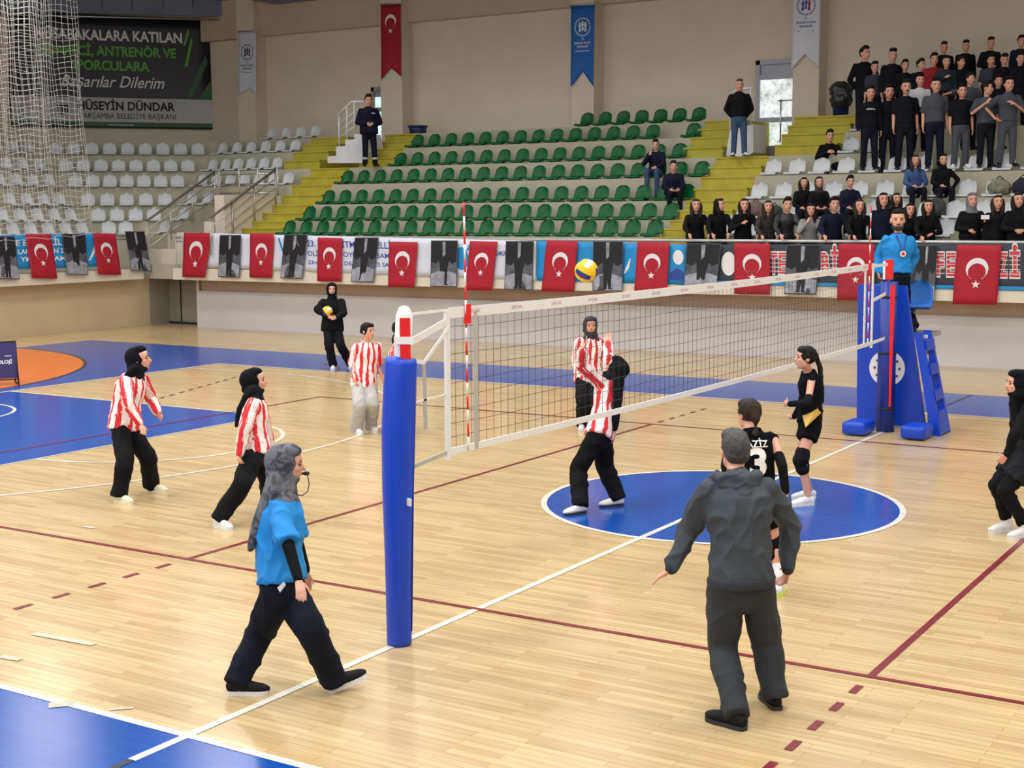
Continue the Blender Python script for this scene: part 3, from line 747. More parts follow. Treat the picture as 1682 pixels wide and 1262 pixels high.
M_ink = pm('dark_ink', s2l(40, 44, 80), .6, .1, 8)
pennant((392, 53), (420, 52), (392, 156), (421, 156), M_wcloth, 'white pennant with dark round emblem on the leftmost pillar', .10, .68, M_ink, None)
pennant((625, 9), (658, 6), (626, 131), (659, 126), M_redd, 'tall dark red swallow-tailed crescent pennant high on a pillar', .14, 'moon', None, None)
pennant((938, 11), (977, 8), (938, 143), (975, 142), M_vblue, 'blue swallow-tailed pennant with white round emblem on a pillar', .19, .74, M_white, None)
pennant((1302, -12), (1348, -14), (1299, 116), (1345, 113), M_wcloth, 'white crumpled pennant with blue and red emblem beside the glass door', .20, .83, M_navy, M_red)
# large dark poster on the corner wall
def oncorner(u, v, e=.12):
    P0 = V((-27.05, YW, 0)) + n45*e; d = ray(u, v); t = (P0-CAM).dot(n45)/d.dot(n45); return CAM+d*t
M_poster = pm('black_poster_vinyl', s2l(34, 34, 40), .45, .08, 1)
M_green = pm('green_print', s2l(96, 176, 60), .5, .08, 4); M_dgreen = pm('dark_green_print', s2l(30, 92, 48), .5, .15, 2); M_strip = pm('pale_grey_print', s2l(186, 186, 188), .5, .04, 2)
ob, mp, w, h = cloth('wall_poster', oncorner(14, 20), oncorner(342, 34), oncorner(18, 206), oncorner(351, 211), M_poster, 'huge black and green greeting poster on the corner wall', 'poster', None, .0015, 1, 0, (16, 10))
pl = lambda u: w*((oncorner(u, 120)-oncorner(14, 120)).length/(oncorner(346, 120)-oncorner(14, 120)).length)
m5 = lambda x, y: mp(x, y, .012)
b = MB(); polyfan(b, [(0, .045*h), (w, .045*h), (w, .265*h), (0, .265*h)], mp, .006); part(b, 'name_strip', M_strip, ob)
b = MB(); polyfan(b, [(0, 0), (w, 0), (w, .045*h), (0, .045*h)], mp, .006)
polyfan(b, [(pl(302), .265*h), (pl(312), .265*h), (pl(342), .62*h), (pl(338), .68*h)], mp, .007); polyfan(b, [(pl(322), .265*h), (w, .265*h), (w, .45*h)], mp, .007); part(b, 'green_slants', M_dgreen, ob)
b = MB(); polyfan(b, [(pl(303), .57*h), (pl(308), .57*h), (pl(318), .80*h), (pl(316), .84*h)], mp, .007); polyfan(b, [(pl(302), .76*h), (pl(306), .76*h), (pl(313), .88*h), (pl(312), .92*h)], mp, .007)
part(b, 'green_slash', M_green, ob)
for tx, a_, c_, y_, z_, mt, bo_, sh_ in (('\u0130DAREC\u0130, ANTREN\u00d6R VE', 68, 290, .645, .085, M_green, .03, 0), ('SPORCULARA', 116, 245, .515, .085, M_green, .03, 0), ('M\u00dcSABAKALARA KATILAN', 56, 301, .785, .09, M_white, .03, 0), ('Ba\u015far\u0131lar Dilerim', 98, 266, .36, .105, M_white, .01, .3), ('www.huseyindundar', 174, 216, .012, .018, M_white, 0, 0),
        ('H\u00dcSEY\u0130N D\u00dcNDAR', 124, 284, .155, .075, M_blk, .03, 0), ('\u00c7AR\u015eAMBA BELED\u0130YE BA\u015eKANI', 125, 285, .075, .05, M_blk, 0, 0)):
    b = MB(); put_text(b, tx, pl(a_), pl(c_), h*y_, h*z_, m5, bo_, sh_); part(b, 'lettering', mt, ob)
b = MB(); cx, cy, R = pl(99), h*.155, h*.085
emblem(b, mp, cx, cy, R, 30)
for k in range(5): x = cx+(k-2)*R*.27; polyfan(b, [(x-R*.08, cy-R*.3), (x+R*.08, cy-R*.3), (x+R*.08, cy+R*.3), (x-R*.08, cy+R*.3)], mp, .012)
polyfan(b, [(cx-R*.62, cy+R*.3), (cx+R*.62, cy+R*.3), (cx+R*.62, cy+R*.42), (cx-R*.62, cy+R*.42)], mp, .012); polyfan(b, [(cx-R*.3, cy-R*.6), (cx+R*.3, cy-R*.6), (cx+R*.3, cy-R*.45), (cx-R*.3, cy-R*.45)], mp, .012)
part(b, 'crest', M_blk, ob)
b = MB()
c_ = [oncorner(14, 20), oncorner(342, 34), oncorner(351, 211), oncorner(18, 206)]
for a, q in zip(c_, c_[1:]+c_[:1]): b.tube([a-n45*.02, q-n45*.02], .035)
part(b, 'poster_frame', M_dark, ob)

# ================================================================== NET, POSTS, REFEREE STAND
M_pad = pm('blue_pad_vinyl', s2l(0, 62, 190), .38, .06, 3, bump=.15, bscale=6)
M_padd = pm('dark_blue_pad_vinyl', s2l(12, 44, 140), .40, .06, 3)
M_redp = pm('red_plastic', s2l(225, 20, 28), .35, .05, 6)
M_wtape = pm('white_net_tape', s2l(226, 226, 224), .6, .03, 8)
M_gtape = pm('grey_net_tape', s2l(178, 176, 166), .6, .05, 8)
M_cord = pm('dark_net_cord', (.035, .035, .035), .7, .1, 8)
M_wcord = pm('white_cord', (.72, .72, .68), .7, .05, 8)
NT, NB, YE = 2.25, 1.25, 4.86
def child(root):
    inv = Matrix.Translation(-root.location)
    def pt(mb, nm, mt, par=None):
        o = mb.build(nm, mt, root if par is None else par)
        if par is None: o.matrix_parent_inverse = inv
        return o
    return pt
net = tag(empty('volleyball_net', (0, 0, NB)), 'volleyball net stretched across the court with white top band', 'net'); pt = child(net)
sag = lambda y: .03*(1-(y/5)**2)
b = MB()
ny_ = 96
for i in range(ny_+1):
    y = -YE+2*YE*i/ny_
    b.loft([(0, y, NB-sag(y)+.02), (0, y, NT-sag(y)-.04)], [(.0019, .0019)]*2, None, 4, False)
for k in range(1, 10):
    z = NB+.1*k
    b.loft([(.0, -YE+2*YE*i/24, z-sag(-YE+2*YE*i/24)+.006*math.sin(i*1.3+k)) for i in range(25)], [(.0019, .0019)]*25, None, 4, False)
pt(b, 'net_mesh', M_cord)
def band(z, h, mat, nm, x=.006, y0=-YE, y1=YE):
    b = MB(); n = 40
    for i in range(n):
        ya, yb = y0+(y1-y0)*i/n, y0+(y1-y0)*(i+1)/n
        vs = [(sx, y, z-sag(y)+s) for y in (ya, yb) for sx in (-x, x) for s in (-h/2, h/2)]
        b.add(vs, [(0, 1, 5, 4), (2, 6, 7, 3), (1, 3, 7, 5), (0, 4, 6, 2)])
    return pt(b, nm, mat)
tb = band(NT, .075, M_wtape, 'top_band'); band(NB, .05, M_wtape, 'bottom_band')
M_faint = pm('faint_red_print', s2l(205, 150, 155), .6, .1, 8)
for i in range(16):
    b = MB(); y = -4.6+.6*i; put_text(b, 'SPOR', y, y+.16, NT-sag(y)-.012, .025, lambda a, c: (.008, a, c)); pt(b, 'band_print', M_faint)
for y in (-4.5, 4.5): b = MB(); b.box((0, y, (NT+NB)/2-.02), (.016, .05, 1.02)); pt(b, 'side_tape', M_gtape if y < 0 else M_wtape)
for y in (-YE, YE-.05): b = MB(); b.box((0, y, (NT+NB)/2-.02), (.02, .05 if y < 0 else .045, 1.08)); pt(b, 'end_sleeve', M_wtape)
PN, PF_ = -5.5, 5.5
def strap(p, q, w, nm, mat=M_wtape):
    p, q = V(p), V(q); b = MB(); d = (q-p).normalized(); u = V((0, 0, 1)); u = (u-d*u.dot(d)).normalized()*w/2; x = V((.004, 0, 0))
    b.prism([p-u-x, q-u-x, q+u-x, p+u-x], (.008, 0, 0)); pt(b, nm, mat)
strap((0, -YE, NT+.02), (0, PN+.1, NT+.02), .018, 'top_rope'); strap((0, -YE, NT-.06), (0, PN+.1, NT-.20), .05, 'tension_strap'); strap((.02, -YE, NT-.1), (.02, PN+.32, NT-.33), .025, 'thin_strap'); strap((.02, PN+.32, NT-.32), (0, PN+.08, NT-.28), .03, 'thin_strap')
strap((0, PN+.36, NT-.34), (.01, PN+.36, NT-.78), .028, 'loose_strap_end') if False else None
b = MB(); b.prism([(-.004, PN+.34, NT-.32), (-.004, PN+.37, NT-.32), (-.004, PN+.385, NT-.80), (-.004, PN+.345, NT-.80)], (.008, 0, 0)); pt(b, 'loose_strap_end', M_gtape)
strap((0, -YE, NB), (0, PN+.1, NB-.05), .03, 'bottom_strap', M_gtape); strap((0, -YE, NB+.42), (0, PN+.1, NB+.40), .012, 'middle_rope', M_wcord)
for z, z2 in ((NT+.0, NT+.0), (NB+.55, NB+.62), (NB, NB+.02)): strap((0, YE-.05, z), (0, PF_-.08, z2), .04, 'far_strap')
# antennas
for y, lab, lean in ((-4.62, 'red and white striped antenna rod on the near end of the net', .03), (4.62, 'red and white striped antenna rod on the far end of the net', 0)):
    a = tag(empty('antenna', (0, y, NB)), lab, 'antenna'); pa = child(a)
    for k in range(18):
        z0 = NB-.02+.1*k; b = MB(); b.tube([(.014, y-lean*k/18, z0), (.014, y-lean*(k+1)/18, z0+.1)], .0075, 8); pa(b, 'red_band' if k % 2 else 'white_band', M_redp if k % 2 else M_white)
    b = MB(); b.box((.016, y, NT-.02), (.035, .045, .14)); pa(b, 'clamp', M_redp)
# near post
p = tag(empty('net_post', (0, PN, 0)), 'net post in a tall round blue pad, nearest the camera', 'post'); pp = child(p)
TP = RH*.08
b = MB(); b.tube([V((0, PN, 0))+RH*.012, V((0, PN, 2.22))+RH*.07], .045, 14); pp(b, 'pole', M_steel)
prof = [(0, .084, .012), (.03, .087, .012), (.4, .092, .015), (.65, .097, .017), (1.1, .109, .02), (1.5, .115, .028), (1.8, .111, .042), (1.95, .108, .054), (1.985, .100, .056), (1.995, .05, .058)]
b = MB(); b.loft([V((0, PN, z))+RH*sh for z, r, sh in prof], [(r, r) for z, r, sh in prof], None, 24, False); pad = pp(b, 'pad', M_pad)
for u, v, uu, vv in ((667, 610, 680, 630), (664, 818, 679, 832)):
    b = MB(); q = atd(674, (v+vv)/2, dep(V((0, PN, 1)))-.1)
    b.box(q+RH*-.01, (.055, .012, .07 if v < 700 else .05), math.radians(-25)); pp(b, 'white_patch', M_wtape)
b = MB(); b.tube([V((0, PN, .1))+RH*.10-FH*.02, V((0, PN, 1.1))+RH*.125-FH*.03, V((0, PN, 1.9))+RH*.155-FH*.02], .006, 6); pp(b, 'seam', M_padd)
b = MB(); b.loft([V((0, PN, 1.95))+RH*.06, V((0, PN, 2.27))+TP, V((0, PN, 2.30))+TP], [(.062, .05), (.062, .05), (.05, .04)], None, 16, True); pp(b, 'white_cap', M_white)
b = MB(); q = V((0, PN, 0))-FH*.05+RH*.088; b.box((q.x, q.y, 2.09), (.07, .03, .34), YAW*-1); pp(b, 'red_slider', M_redp)
b = MB(); q = V((0, PN, 0))-FH*.055+RH*.078; b.box((q.x, q.y, 2.11), (.13, .03, .05), YAW*-1); pp(b, 'white_clip', M_white)
# far post
p = tag(empty('net_post', (0, PF_, 0)), 'net post in a dark blue pad with red strip before the referee stand', 'post'); pp = child(p)
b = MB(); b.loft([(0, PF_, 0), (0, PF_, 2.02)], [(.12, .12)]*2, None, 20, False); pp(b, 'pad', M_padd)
b = MB(); b.tube([(0, PF_, 2.0), (0, PF_, 2.3)], .04, 12); pp(b, 'pole', M_steel)
b = MB(); q = V((0, PF_, 0))-FH*.125+RH*.02; b.prism([(q.x-.03, q.y, 1.98), (q.x+.035, q.y, 1.98), (q.x+.015, q.y, .35), (q.x-.01, q.y, .35)], (0, -.012, 0)); pp(b, 'red_strip', M_redp)
b = MB(); b.box((0, PF_, 2.18), (.09, .09, .26)); pp(b, 'red_cap', M_redp)
b = MB(); b.box(V((0, PF_, 2.17))-RH*.06, (.03, .06, .24)); pp(b, 'white_clip', M_white)
for z in (.3, 1.05, 1.8): b = MB(); b.loft([(0, PF_, z), (0, PF_, z+.03)], [(.123, .123)]*2, None, 20, False); pp(b, 'pad_strap', M_blk)
# referee stand
YS = 5.74
rs = tag(empty('referee_stand', (.1, YS+.3, 0)), 'tall blue padded referee stand with side ladder behind the far net post', 'stand'); pr = child(rs)
zt = aty(1410, 470, YS).z
def px(u, v, y=YS): return aty(u, v, y)
poly = [px(1407, 699), px(1409, 468), px(1488, 470), px(1519, 700)]
b = MB(); b.prism([V((q.x, YS, q.z)) for q in poly], (0, .07, 0)); fp = pr(b, 'front_pad', M_pad)
xr, xl = poly[2].x, poly[0].x
b = MB(); b.prism([V((poly[0].x, YS+.07, poly[0].z)), V((poly[1].x, YS+.07, poly[1].z)), V((poly[1].x, YS+.5, poly[1].z)), V((poly[0].x, YS+.9, poly[0].z))], (.06, 0, 0)); pr(b, 'side_pad', M_pad)
cq = px(1457, 605); b = MB(); r = .245
b.prism([(cq.x+r*math.cos(i/16*math.pi), YS-.003, cq.z+r*math.sin(i/16*math.pi)) for i in range(32)], (0, .006, 0)); em = pr(b, 'round_emblem', M_white)
for i in range(10):
    a_ = i/10*6.283; b = MB(); c_ = V((cq.x+.17*math.cos(a_), YS-.006, cq.z+.17*math.sin(a_))); b.box(c_, (.03, .006, .03)); pr(b, 'emblem_mark', M_navy)
ZP = 1.30
b = MB(); b.span((-.40, YS+.08, ZP-.06), (.42, YS+.85, ZP)); pr(b, 'platform', M_steel)
for x, y in ((-.38, YS+.12), (.5, YS+.12), (-.40, YS+.85)):
    b = MB(); b.tube([(x, y, .02), (x*.85, y-.02, ZP)], .025); pr(b, 'leg', M_steel)
for u, v in ((1405, 708), (1502, 715)):
    q = atz(u, v, .06); b = MB(); vs = MB(); vs.box((q.x, q.y+.12, .10), (.33, .46, .18)); me = remesh(vs, .02, 22, .6); o = finish(me, 'foot_pad', M_pad, rs); o.matrix_parent_inverse = Matrix.Translation(-rs.location)
# ladder on the +x side
l0, l1 = atz(1527, 716, 0), None
def lad(x, y, z): return V((x, y, z))
bx0 = l0.x+.02
def side_rail(y0, nm):
    b = MB(); b.prism([(bx0, y0, 0), (bx0+.13, y0, 0), (bx0-.17, y0, 1.36), (bx0-.27, y0, 1.36)], (0, .07, 0)); pr(b, nm, M_pad)
for y0 in (l0.y+.0, l0.y+.42): side_rail(y0, 'ladder_rail')
for z in (.02, .46, .80, 1.12):
    h = .30 if z < .1 else .14; x = bx0+.02-.2*z; b = MB(); b.prism([(x, l0.y+.06, z), (x+.11, l0.y+.06, z), (x+.11-.2*h, l0.y+.06, z+h), (x-.2*h, l0.y+.06, z+h)], (0, .38, 0)); pr(b, 'rung_pad', M_pad)
b = MB(); b.tube([px(1506, 700, YS+.02), px(1497, 560, YS+.02)], .016); pr(b, 'steel_tube', M_steel)
# the blue plastic seat on the stand
sc = aty(1503, 480, YS+.62)
seat_ = link('seat', seat_mesh('stand_seat_shell', M_vblue), rs); seat_.matrix_parent_inverse = Matrix.Translation(-rs.location)
seat_.location = sc+V((.02, .12, -.22)); seat_.rotation_euler = (0, 0, .25)
b = MB(); b.tube([sc+V((.02, -.1, -.22)), V((sc.x-.06, sc.y-.1, ZP-.02))], .03); pr(b, 'seat_post', M_steel)

# ball-stop net hanging at the left ------------------------------------------------
XN = -22.0
yb_ = atx(128, 100, XN).y
bn = tag(empty('ball_stop_net', (XN, yb_, 3)), 'white ball-stop net hanging in folds before the corner stand', 'net'); pn = child(bn)
def fold(y, z): t = (yb_-y); return XN + .10*math.sin(t*5.2+.25*z) + .05*math.sin(t*11)
b = MB(); n = 40; z0, z1 = 2.5, 9.6
for i in range(n):
    zs_ = [z0+(z1-z0)*k/12 for k in range(13)]
    y = yb_-.105*i
    b.loft([(fold(y+.02*z, z), y+.14*max(0, (6.6-z))*.42+.03*math.sin(z*1.9+i*.7), z) for z in zs_], [(.0046, .0046)]*13, None, 4, False)
pn(b, 'upright_cords', M_wcord)
b = MB()
for k in range(int((z1-z0)/.135)):
    z = z0+.135*k
    b.loft([(fold(yb_-.21*i+.02*z, z), yb_-.21*i+.14*max(0, (6.6-z))*.42, z-.02*i*.5+.035*math.sin(i*1.6+k*.4)) for i in range(21)], [(.0044, .0044)]*21, None, 4, False)
pn(b, 'cross_cords', M_wcord)
b = MB(); n = 30
for i in range(n): y = yb_-.6-.105*i; b.loft([(fold(y, z)-.35, y+.05*math.sin(z*2.3+i), z) for z in (3.4, 4.6, 5.8, 7.0, 8.2, 9.6)], [(.0036, .0036)]*6, None, 4, False)
for k in range(40): z = 3.4+.15*k; b.loft([(fold(yb_-.6-.3*i, z)-.35, yb_-.6-.3*i, z+.04*math.sin(i*1.9+k)) for i in range(11)], [(.0034, .0034)]*11, None, 4, False)
pn(b, 'second_layer', M_wcord)

# balls ---------------------------------------------------------------------------------
M_by, M_bb, M_bw = pm('ball_yellow', s2l(250, 196, 12), .4, .05, 10), pm('ball_blue', s2l(34, 52, 130), .4, .05, 10), pm('ball_white', s2l(235, 232, 222), .4, .04, 10)
def ball(c, label, rot):
    R = .106; o = tag(empty('volleyball', c), label, 'ball'); o.rotation_euler = rot
    n = 9; B = [MB(), MB(), MB()]
    for ax in range(3):
        for sg in (-1, 1):
            for st_ in range(3):
                k = 0 if st_ != 1 else (2 if ax == 2 and sg > 0 else 1)
                if ax == 1 and st_ == 2: k = 2 if sg > 0 else 0
                vs = []; m_ = 10
                for i in range(n//3+1):
                    for j in range(m_+1):
                        a = -1+2*(st_*(n//3)+i)/n; c_ = -1+2*j/m_
                        gap = .985; a0 = -1+2*st_/3+1/3; a = a0+(a-a0)*gap; c_ *= .99
                        q = [0, 0, 0]; q[ax] = sg; q[(ax+1) % 3] = math.tan(a*math.pi/4); q[(ax+2) % 3] = math.tan(c_*math.pi/4)
                        vs.append(V(q).normalized()*R)
                fs = []
                for i in range(n//3):
                    for j in range(m_):
                        p_ = i*(m_+1)+j; f = (p_, p_+1, p_+m_+2, p_+m_+1); fs.append(f if sg < 0 else f[::-1])
                B[k].add(vs, fs, 0, True)
    for bb, nm, mt in zip(B, ('yellow_panels', 'blue_panels', 'white_panels'), (M_by, M_bb, M_bw)): bb.build(nm, mt, o)
    b = MB(); b.sph((0, 0, 0), R*.985, 18, 12); b.build('ball_core', M_bb, o)
    return o
bdep = dep(V((-.6, -.2, 2.6)))
bl_ = ball(atd(963, 445, bdep), 'yellow and blue volleyball flying above the net', (.4, .5, .3))
bl_.scale = (1.12, 1.12, 1.12)

# advertising board at the left edge -------------------------------------------------------
a0_ = atz(30, 632); a1_ = atz(-60, 637)
M_pur = pm('dark_purple_board', s2l(38, 28, 92), .45, .15, 2)
ab = tag(empty('advertising_board', a0_), 'dark purple A-frame board cut off at the left picture edge', 'board'); pa = child(ab)
hd = (a1_-a0_).normalized(); nb = V((hd.y, -hd.x, 0)); nb = nb if nb.dot(CAM-a0_) > 0 else -nb
Z3 = V((0, 0, 1)); hgt = aty(30, 562, a0_.y).z
b = MB(); b.prism([a0_+Z3*.12, a1_+Z3*.12, a1_+Z3*hgt-nb*.12, a0_+Z3*hgt-nb*.12], -nb*.03); panel = pa(b, 'panel', M_pur)
b = MB(); mpb = lambda x, y: a0_-hd*(-1)*(1.1-x)+Z3*y+nb*(.006-.12*(y-.12)/max(.1, hgt-.12)); put_text(b, 'TEKNOLOJ\u0130', .55, 1.02, .38, .06, mpb, .02); pa(b, 'lettering', M_white); b = MB(); put_text(b, 'www.', .9, 1.02, .50, .03, mpb); pa(b, 'lettering', M_white)
b = MB()
for q in (a0_, a1_): b.tube([q+Z3*.02+nb*.08, q+Z3*hgt-nb*.14, q-nb*.4+Z3*.02], .014)
b.tube([a0_+Z3*hgt-nb*.12, a1_+Z3*hgt-nb*.12], .014); b.tube([a0_+Z3*.1, a1_+Z3*.1], .012); b.tube([a0_+Z3*.02+nb*.12, a0_+Z3*.02-nb*.42], .012); pa(b, 'frame', M_dark)

# litter bins and bags on the stand --------------------------------------------------------
M_bin = pm('navy_bin_plastic', s2l(18, 40, 98), .4, .06, 5); M_bag = pm('black_bag_plastic', (.02, .02, .024), .3, .2, 9, bump=.4, bscale=14)
def bin_(c, s, label, bag):
    o = tag(empty('litter_bin', c), label, 'bin'); c = V(c)
    b = MB(); b.loft([(0, 0, 0), (0, 0, .6*s), (0, 0, .72*s)], [(.20*s, .20*s), (.26*s, .26*s), (.28*s, .28*s)], None, 16, False); b.build('body', M_bin, o)
    b = MB(); b.loft([(0, 0, .70*s), (0, 0, .75*s)], [(.31*s, .31*s), (.30*s, .30*s)], None, 16, False); b.build('rim', M_bin if not bag else M_bag, o)
    if bag:
        b = MB(); b.ell((0, 0, .72*s), ((.33*s, 0, 0), (0, .33*s, 0), (0, 0, .26*s))); b.ell((.02, -.05, .5*s), ((.31*s, 0, 0), (0, .28*s, 0), (0, 0, .3*s)))
        me = remesh(b, .03, 2); crumple(me, .03, 6); finish(me, 'black_bag', M_bag, o)
q = aty(690, 235, 20.0); bin_((q.x, 19.9, ZK[5]+.0), .95, 'navy blue litter bin by the wall behind the green seats', False)
q = aty(1374, 188, 19.75); bin_((q.x+.1, 19.75, ZK[6]), .85, 'litter bin lined with a black bag by the right-hand wall', True)
def bag_(c, r, mat, label, nm='backpack'):
    o = tag(empty(nm, c), label, 'bag'); b = MB(); b.ell((0, 0, r[2]), ((r[0], 0, 0), (0, r[1], 0), (0, 0, r[2]))); b.box((0, 0, r[2]*.6), (r[0]*1.7, r[1]*1.5, r[2]*1.1))
    me = remesh(b, .03, 3); crumple(me, .02, 7, seed=r[0]*9); finish(me, 'body', mat, o)
    b = MB(); b.tube([(-r[0]*.3, 0, 2*r[2]), (0, -.02, 2*r[2]+.06), (r[0]*.3, 0, 2*r[2])], .012); b.build('carry_loop', M_blk, o)
    b = MB(); b.ell((0, -r[1], r[2]*.7), ((r[0]*.6, 0, 0), (0, .04, 0), (0, 0, r[2]*.5))); b.build('front_pocket', mat, o)
M_b1, M_b2, M_b3 = pm('brown_bag_cloth', s2l(110, 88, 84), .8, .3, 14), pm('grey_bag_cloth', s2l(120, 118, 104), .8, .35, 14), pm('dark_bag_cloth', s2l(58, 60, 58), .8, .2, 10)
for u, v, k, r, mt, lb in ((1242, 356, 1, (.20, .12, .17), M_b1, 'brown patterned backpack on a white seat behind the girl with a hand on her chest'), (1273, 356, 1, (.17, .12, .12), M_b3, 'dark low bag on a seat behind the front row of girls'),
                  (1642, 318, 2, (.24, .14, .15), M_b2, 'grey and black camouflage bag on a white seat at the right'), (1680, 318, 2, (.20, .14, .16), pm('navy_coat_cloth', s2l(24, 26, 44), .85, .2, 8), 'dark coat heaped on a seat at the right picture edge'),
                  (1540, 362, 1, (.17, .12, .19), M_b3, 'dark green-grey backpack behind the girl beside the referee')):
    q = aty(u, v, YK[k]+.05); bag_((q.x, YK[k]+.03, ZK[k]+.06), r, mt, lb)

# ================================================================== PEOPLE
def skin(name, rgb): return pm(name, s2l(*rgb), .5, .05, 18)
M_skin = skin('skin', (214, 158, 134)); M_skin2 = skin('tan_skin', (176, 122, 98))
M_eye = pm('eye_dark', (.015, .01, .01), .25, .1, 5); M_brow = pm('brow_hair', (.03, .02, .015), .8, .1, 30); M_lip = pm('lip', s2l(176, 92, 88), .5, .05, 20)
M_hair = pm('black_hair', (.006, .005, .0045), .65, .4, 60, bump=.4, bscale=90, stretch=(1, 1, .15), spec=.22); M_hairb = pm('brown_hair', (.022, .013, .008), .6, .35, 60, bump=.4, bscale=90, stretch=(1, 1, .15), spec=.25)
M_hairg = pm('grizzled_hair', (.055, .052, .05), .7, .5, 90, bump=.4, bscale=120)
M_blackc = pm('black_cloth', (.0055, .0055, .0075), .85, .25, 6, bump=.5, bscale=9, spec=.15)
M_navyc = pm('navy_black_cloth', (.007, .009, .017), .85, .2, 6, bump=.5, bscale=9, spec=.15)
M_scarf = pm('black_scarf_cloth', (.0055, .006, .009), .9, .25, 8, bump=.5, bscale=14, spec=.12)
M_cyan = pm('cyan_shirt_cloth', s2l(0, 132, 205), .7, .06, 6, bump=.35, bscale=8)
M_grey = pm('grey_sweat_cloth', s2l(176, 174, 172), .85, .06, 10, bump=.4, bscale=9)
M_coach = pm('charcoal_jacket_cloth', s2l(50, 59, 67), .7, .10, 6, bump=.45, bscale=9)
M_coacht = pm('dark_grey_trouser_cloth', s2l(40, 45, 50), .85, .10, 6, bump=.45, bscale=8)
M_hem = pm('dark_ribbing', s2l(38, 42, 50), .8, .1, 40)
M_shoew, M_shoec, M_shoeb = pm('white_shoe', (.78, .78, .78), .5, .06, 20), pm('cream_shoe', s2l(228, 222, 196), .5, .06, 20), pm('black_shoe', (.007, .007, .008), .65, .2, 20, spec=.2)
M_sole = pm('white_sole', (.72, .73, .74), .55, .04, 20); M_soleb = pm('black_sole', (.02, .02, .02), .6, .1, 20)
M_gold = pm('gold_print', s2l(196, 158, 72), .5, .1, 10)
M_sock = pm('white_sock', (.75, .75, .75), .8, .04, 30)
def scarf_print():
    m, nt, b = newmat('grey_patterned_scarf'); tc = N(nt, 'ShaderNodeTexCoord')
    nz = N(nt, 'ShaderNodeTexNoise'); nz.inputs['Scale'].default_value = 17; nz.inputs['Detail'].default_value = 4; nz.inputs['Distortion'].default_value = .8
    nt.links.new(tc.outputs['Object'], nz.inputs['Vector'])
    rp = N(nt, 'ShaderNodeValToRGB'); e = rp.color_ramp.elements; e[0].position = .40; e[0].color = (.030, .034, .050, 1); e[1].position = .56; e[1].color = (.135, .135, .155, 1)
    nt.links.new(nz.outputs['Fac'], rp.inputs[0]); nt.links.new(rp.outputs[0], b.inputs['Base Color']); b.inputs['Roughness'].default_value = .85
    return m
M_gscarf = scarf_print()
def stripe_mat():
    m, nt, b = newmat('red_white_brush_stripe')
    at = N(nt, 'ShaderNodeAttribute'); at.attribute_name = 'wrap'
    sp = N(nt, 'ShaderNodeSeparateColor'); nt.links.new(at.outputs['Color'], sp.inputs[0])
    def mth(op, a, c=None, v=None):
        n = N(nt, 'ShaderNodeMath'); n.operation = op; nt.links.new(a, n.inputs[0])
        if c is not None: nt.links.new(c, n.inputs[1])
        if v is not None: n.inputs[1].default_value = v
        return n.outputs[0]
    cx = mth('SUBTRACT', sp.outputs[0], v=.5); cy = mth('SUBTRACT', sp.outputs[1], v=.5)
    ang = mth('ARCTAN2', cy, cx)
    cb = N(nt, 'ShaderNodeCombineXYZ'); nt.links.new(mth('MULTIPLY', sp.outputs[0], v=7), cb.inputs[0]); nt.links.new(mth('MULTIPLY', sp.outputs[1], v=7), cb.inputs[1]); nt.links.new(mth('MULTIPLY', sp.outputs[2], v=9), cb.inputs[2])
    nz = N(nt, 'ShaderNodeTexNoise'); nz.inputs['Scale'].default_value = 1; nz.inputs['Detail'].default_value = 6; nz.inputs['Roughness'].default_value = .7; nt.links.new(cb.outputs[0], nz.inputs['Vector'])
    cb2 = N(nt, 'ShaderNodeCombineXYZ'); nt.links.new(mth('MULTIPLY', sp.outputs[0], v=9), cb2.inputs[0]); nt.links.new(mth('MULTIPLY', sp.outputs[1], v=9), cb2.inputs[1]); nt.links.new(mth('MULTIPLY', sp.outputs[2], v=5), cb2.inputs[2])
    n2 = N(nt, 'ShaderNodeTexNoise'); n2.inputs['Scale'].default_value = 1; n2.inputs['Detail'].default_value = 2; nt.links.new(cb2.outputs[0], n2.inputs['Vector'])
    # number of stripes round the limb sits in the alpha-free 4th slot via a second attribute
    a2 = N(nt, 'ShaderNodeAttribute'); a2.attribute_name = 'stripes'
    ph = mth('ADD', mth('MULTIPLY', ang, a2.outputs['Fac']), mth('MULTIPLY', nz.outputs['Fac'], v=3.6))
    ph = mth('ADD', ph, mth('MULTIPLY', sp.outputs[2], v=2.0))
    sn = mth('SINE', ph)
    brk = mth('MULTIPLY', mth('SUBTRACT', n2.outputs['Fac'], v=.52), v=4.2)
    su = mth('ADD', mth('SUBTRACT', sn, v=.02), brk)
    rp = N(nt, 'ShaderNodeValToRGB'); e = rp.color_ramp.elements; e[0].position = .47; e[0].color = (.80, .74, .73, 1); e[1].position = .56; e[1].color = s2l(206, 32, 46)+(1,)
    mr = N(nt, 'ShaderNodeMapRange'); mr.inputs['From Min'].default_value = -1; mr.inputs['From Max'].default_value = 1; nt.links.new(su, mr.inputs['Value'])
    nt.links.new(mr.outputs[0], rp.inputs[0]); nt.links.new(rp.outputs[0], b.inputs['Base Color']); b.inputs['Roughness'].default_value = .75
    tc = N(nt, 'ShaderNodeTexCoord'); n3 = N(nt, 'ShaderNodeTexNoise'); n3.inputs['Scale'].default_value = 9; nt.links.new(tc.outputs['Object'], n3.inputs['Vector'])
    bp = N(nt, 'ShaderNodeBump'); bp.inputs['Strength'].default_value = .35; bp.inputs['Distance'].default_value = .02; nt.links.new(n3.outputs['Fac'], bp.inputs['Height']); nt.links.new(bp.outputs[0], b.inputs['Normal'])
    return m
M_stripe = stripe_mat()
def camo_mat():
    m, nt, b = newmat('olive_print'); return m

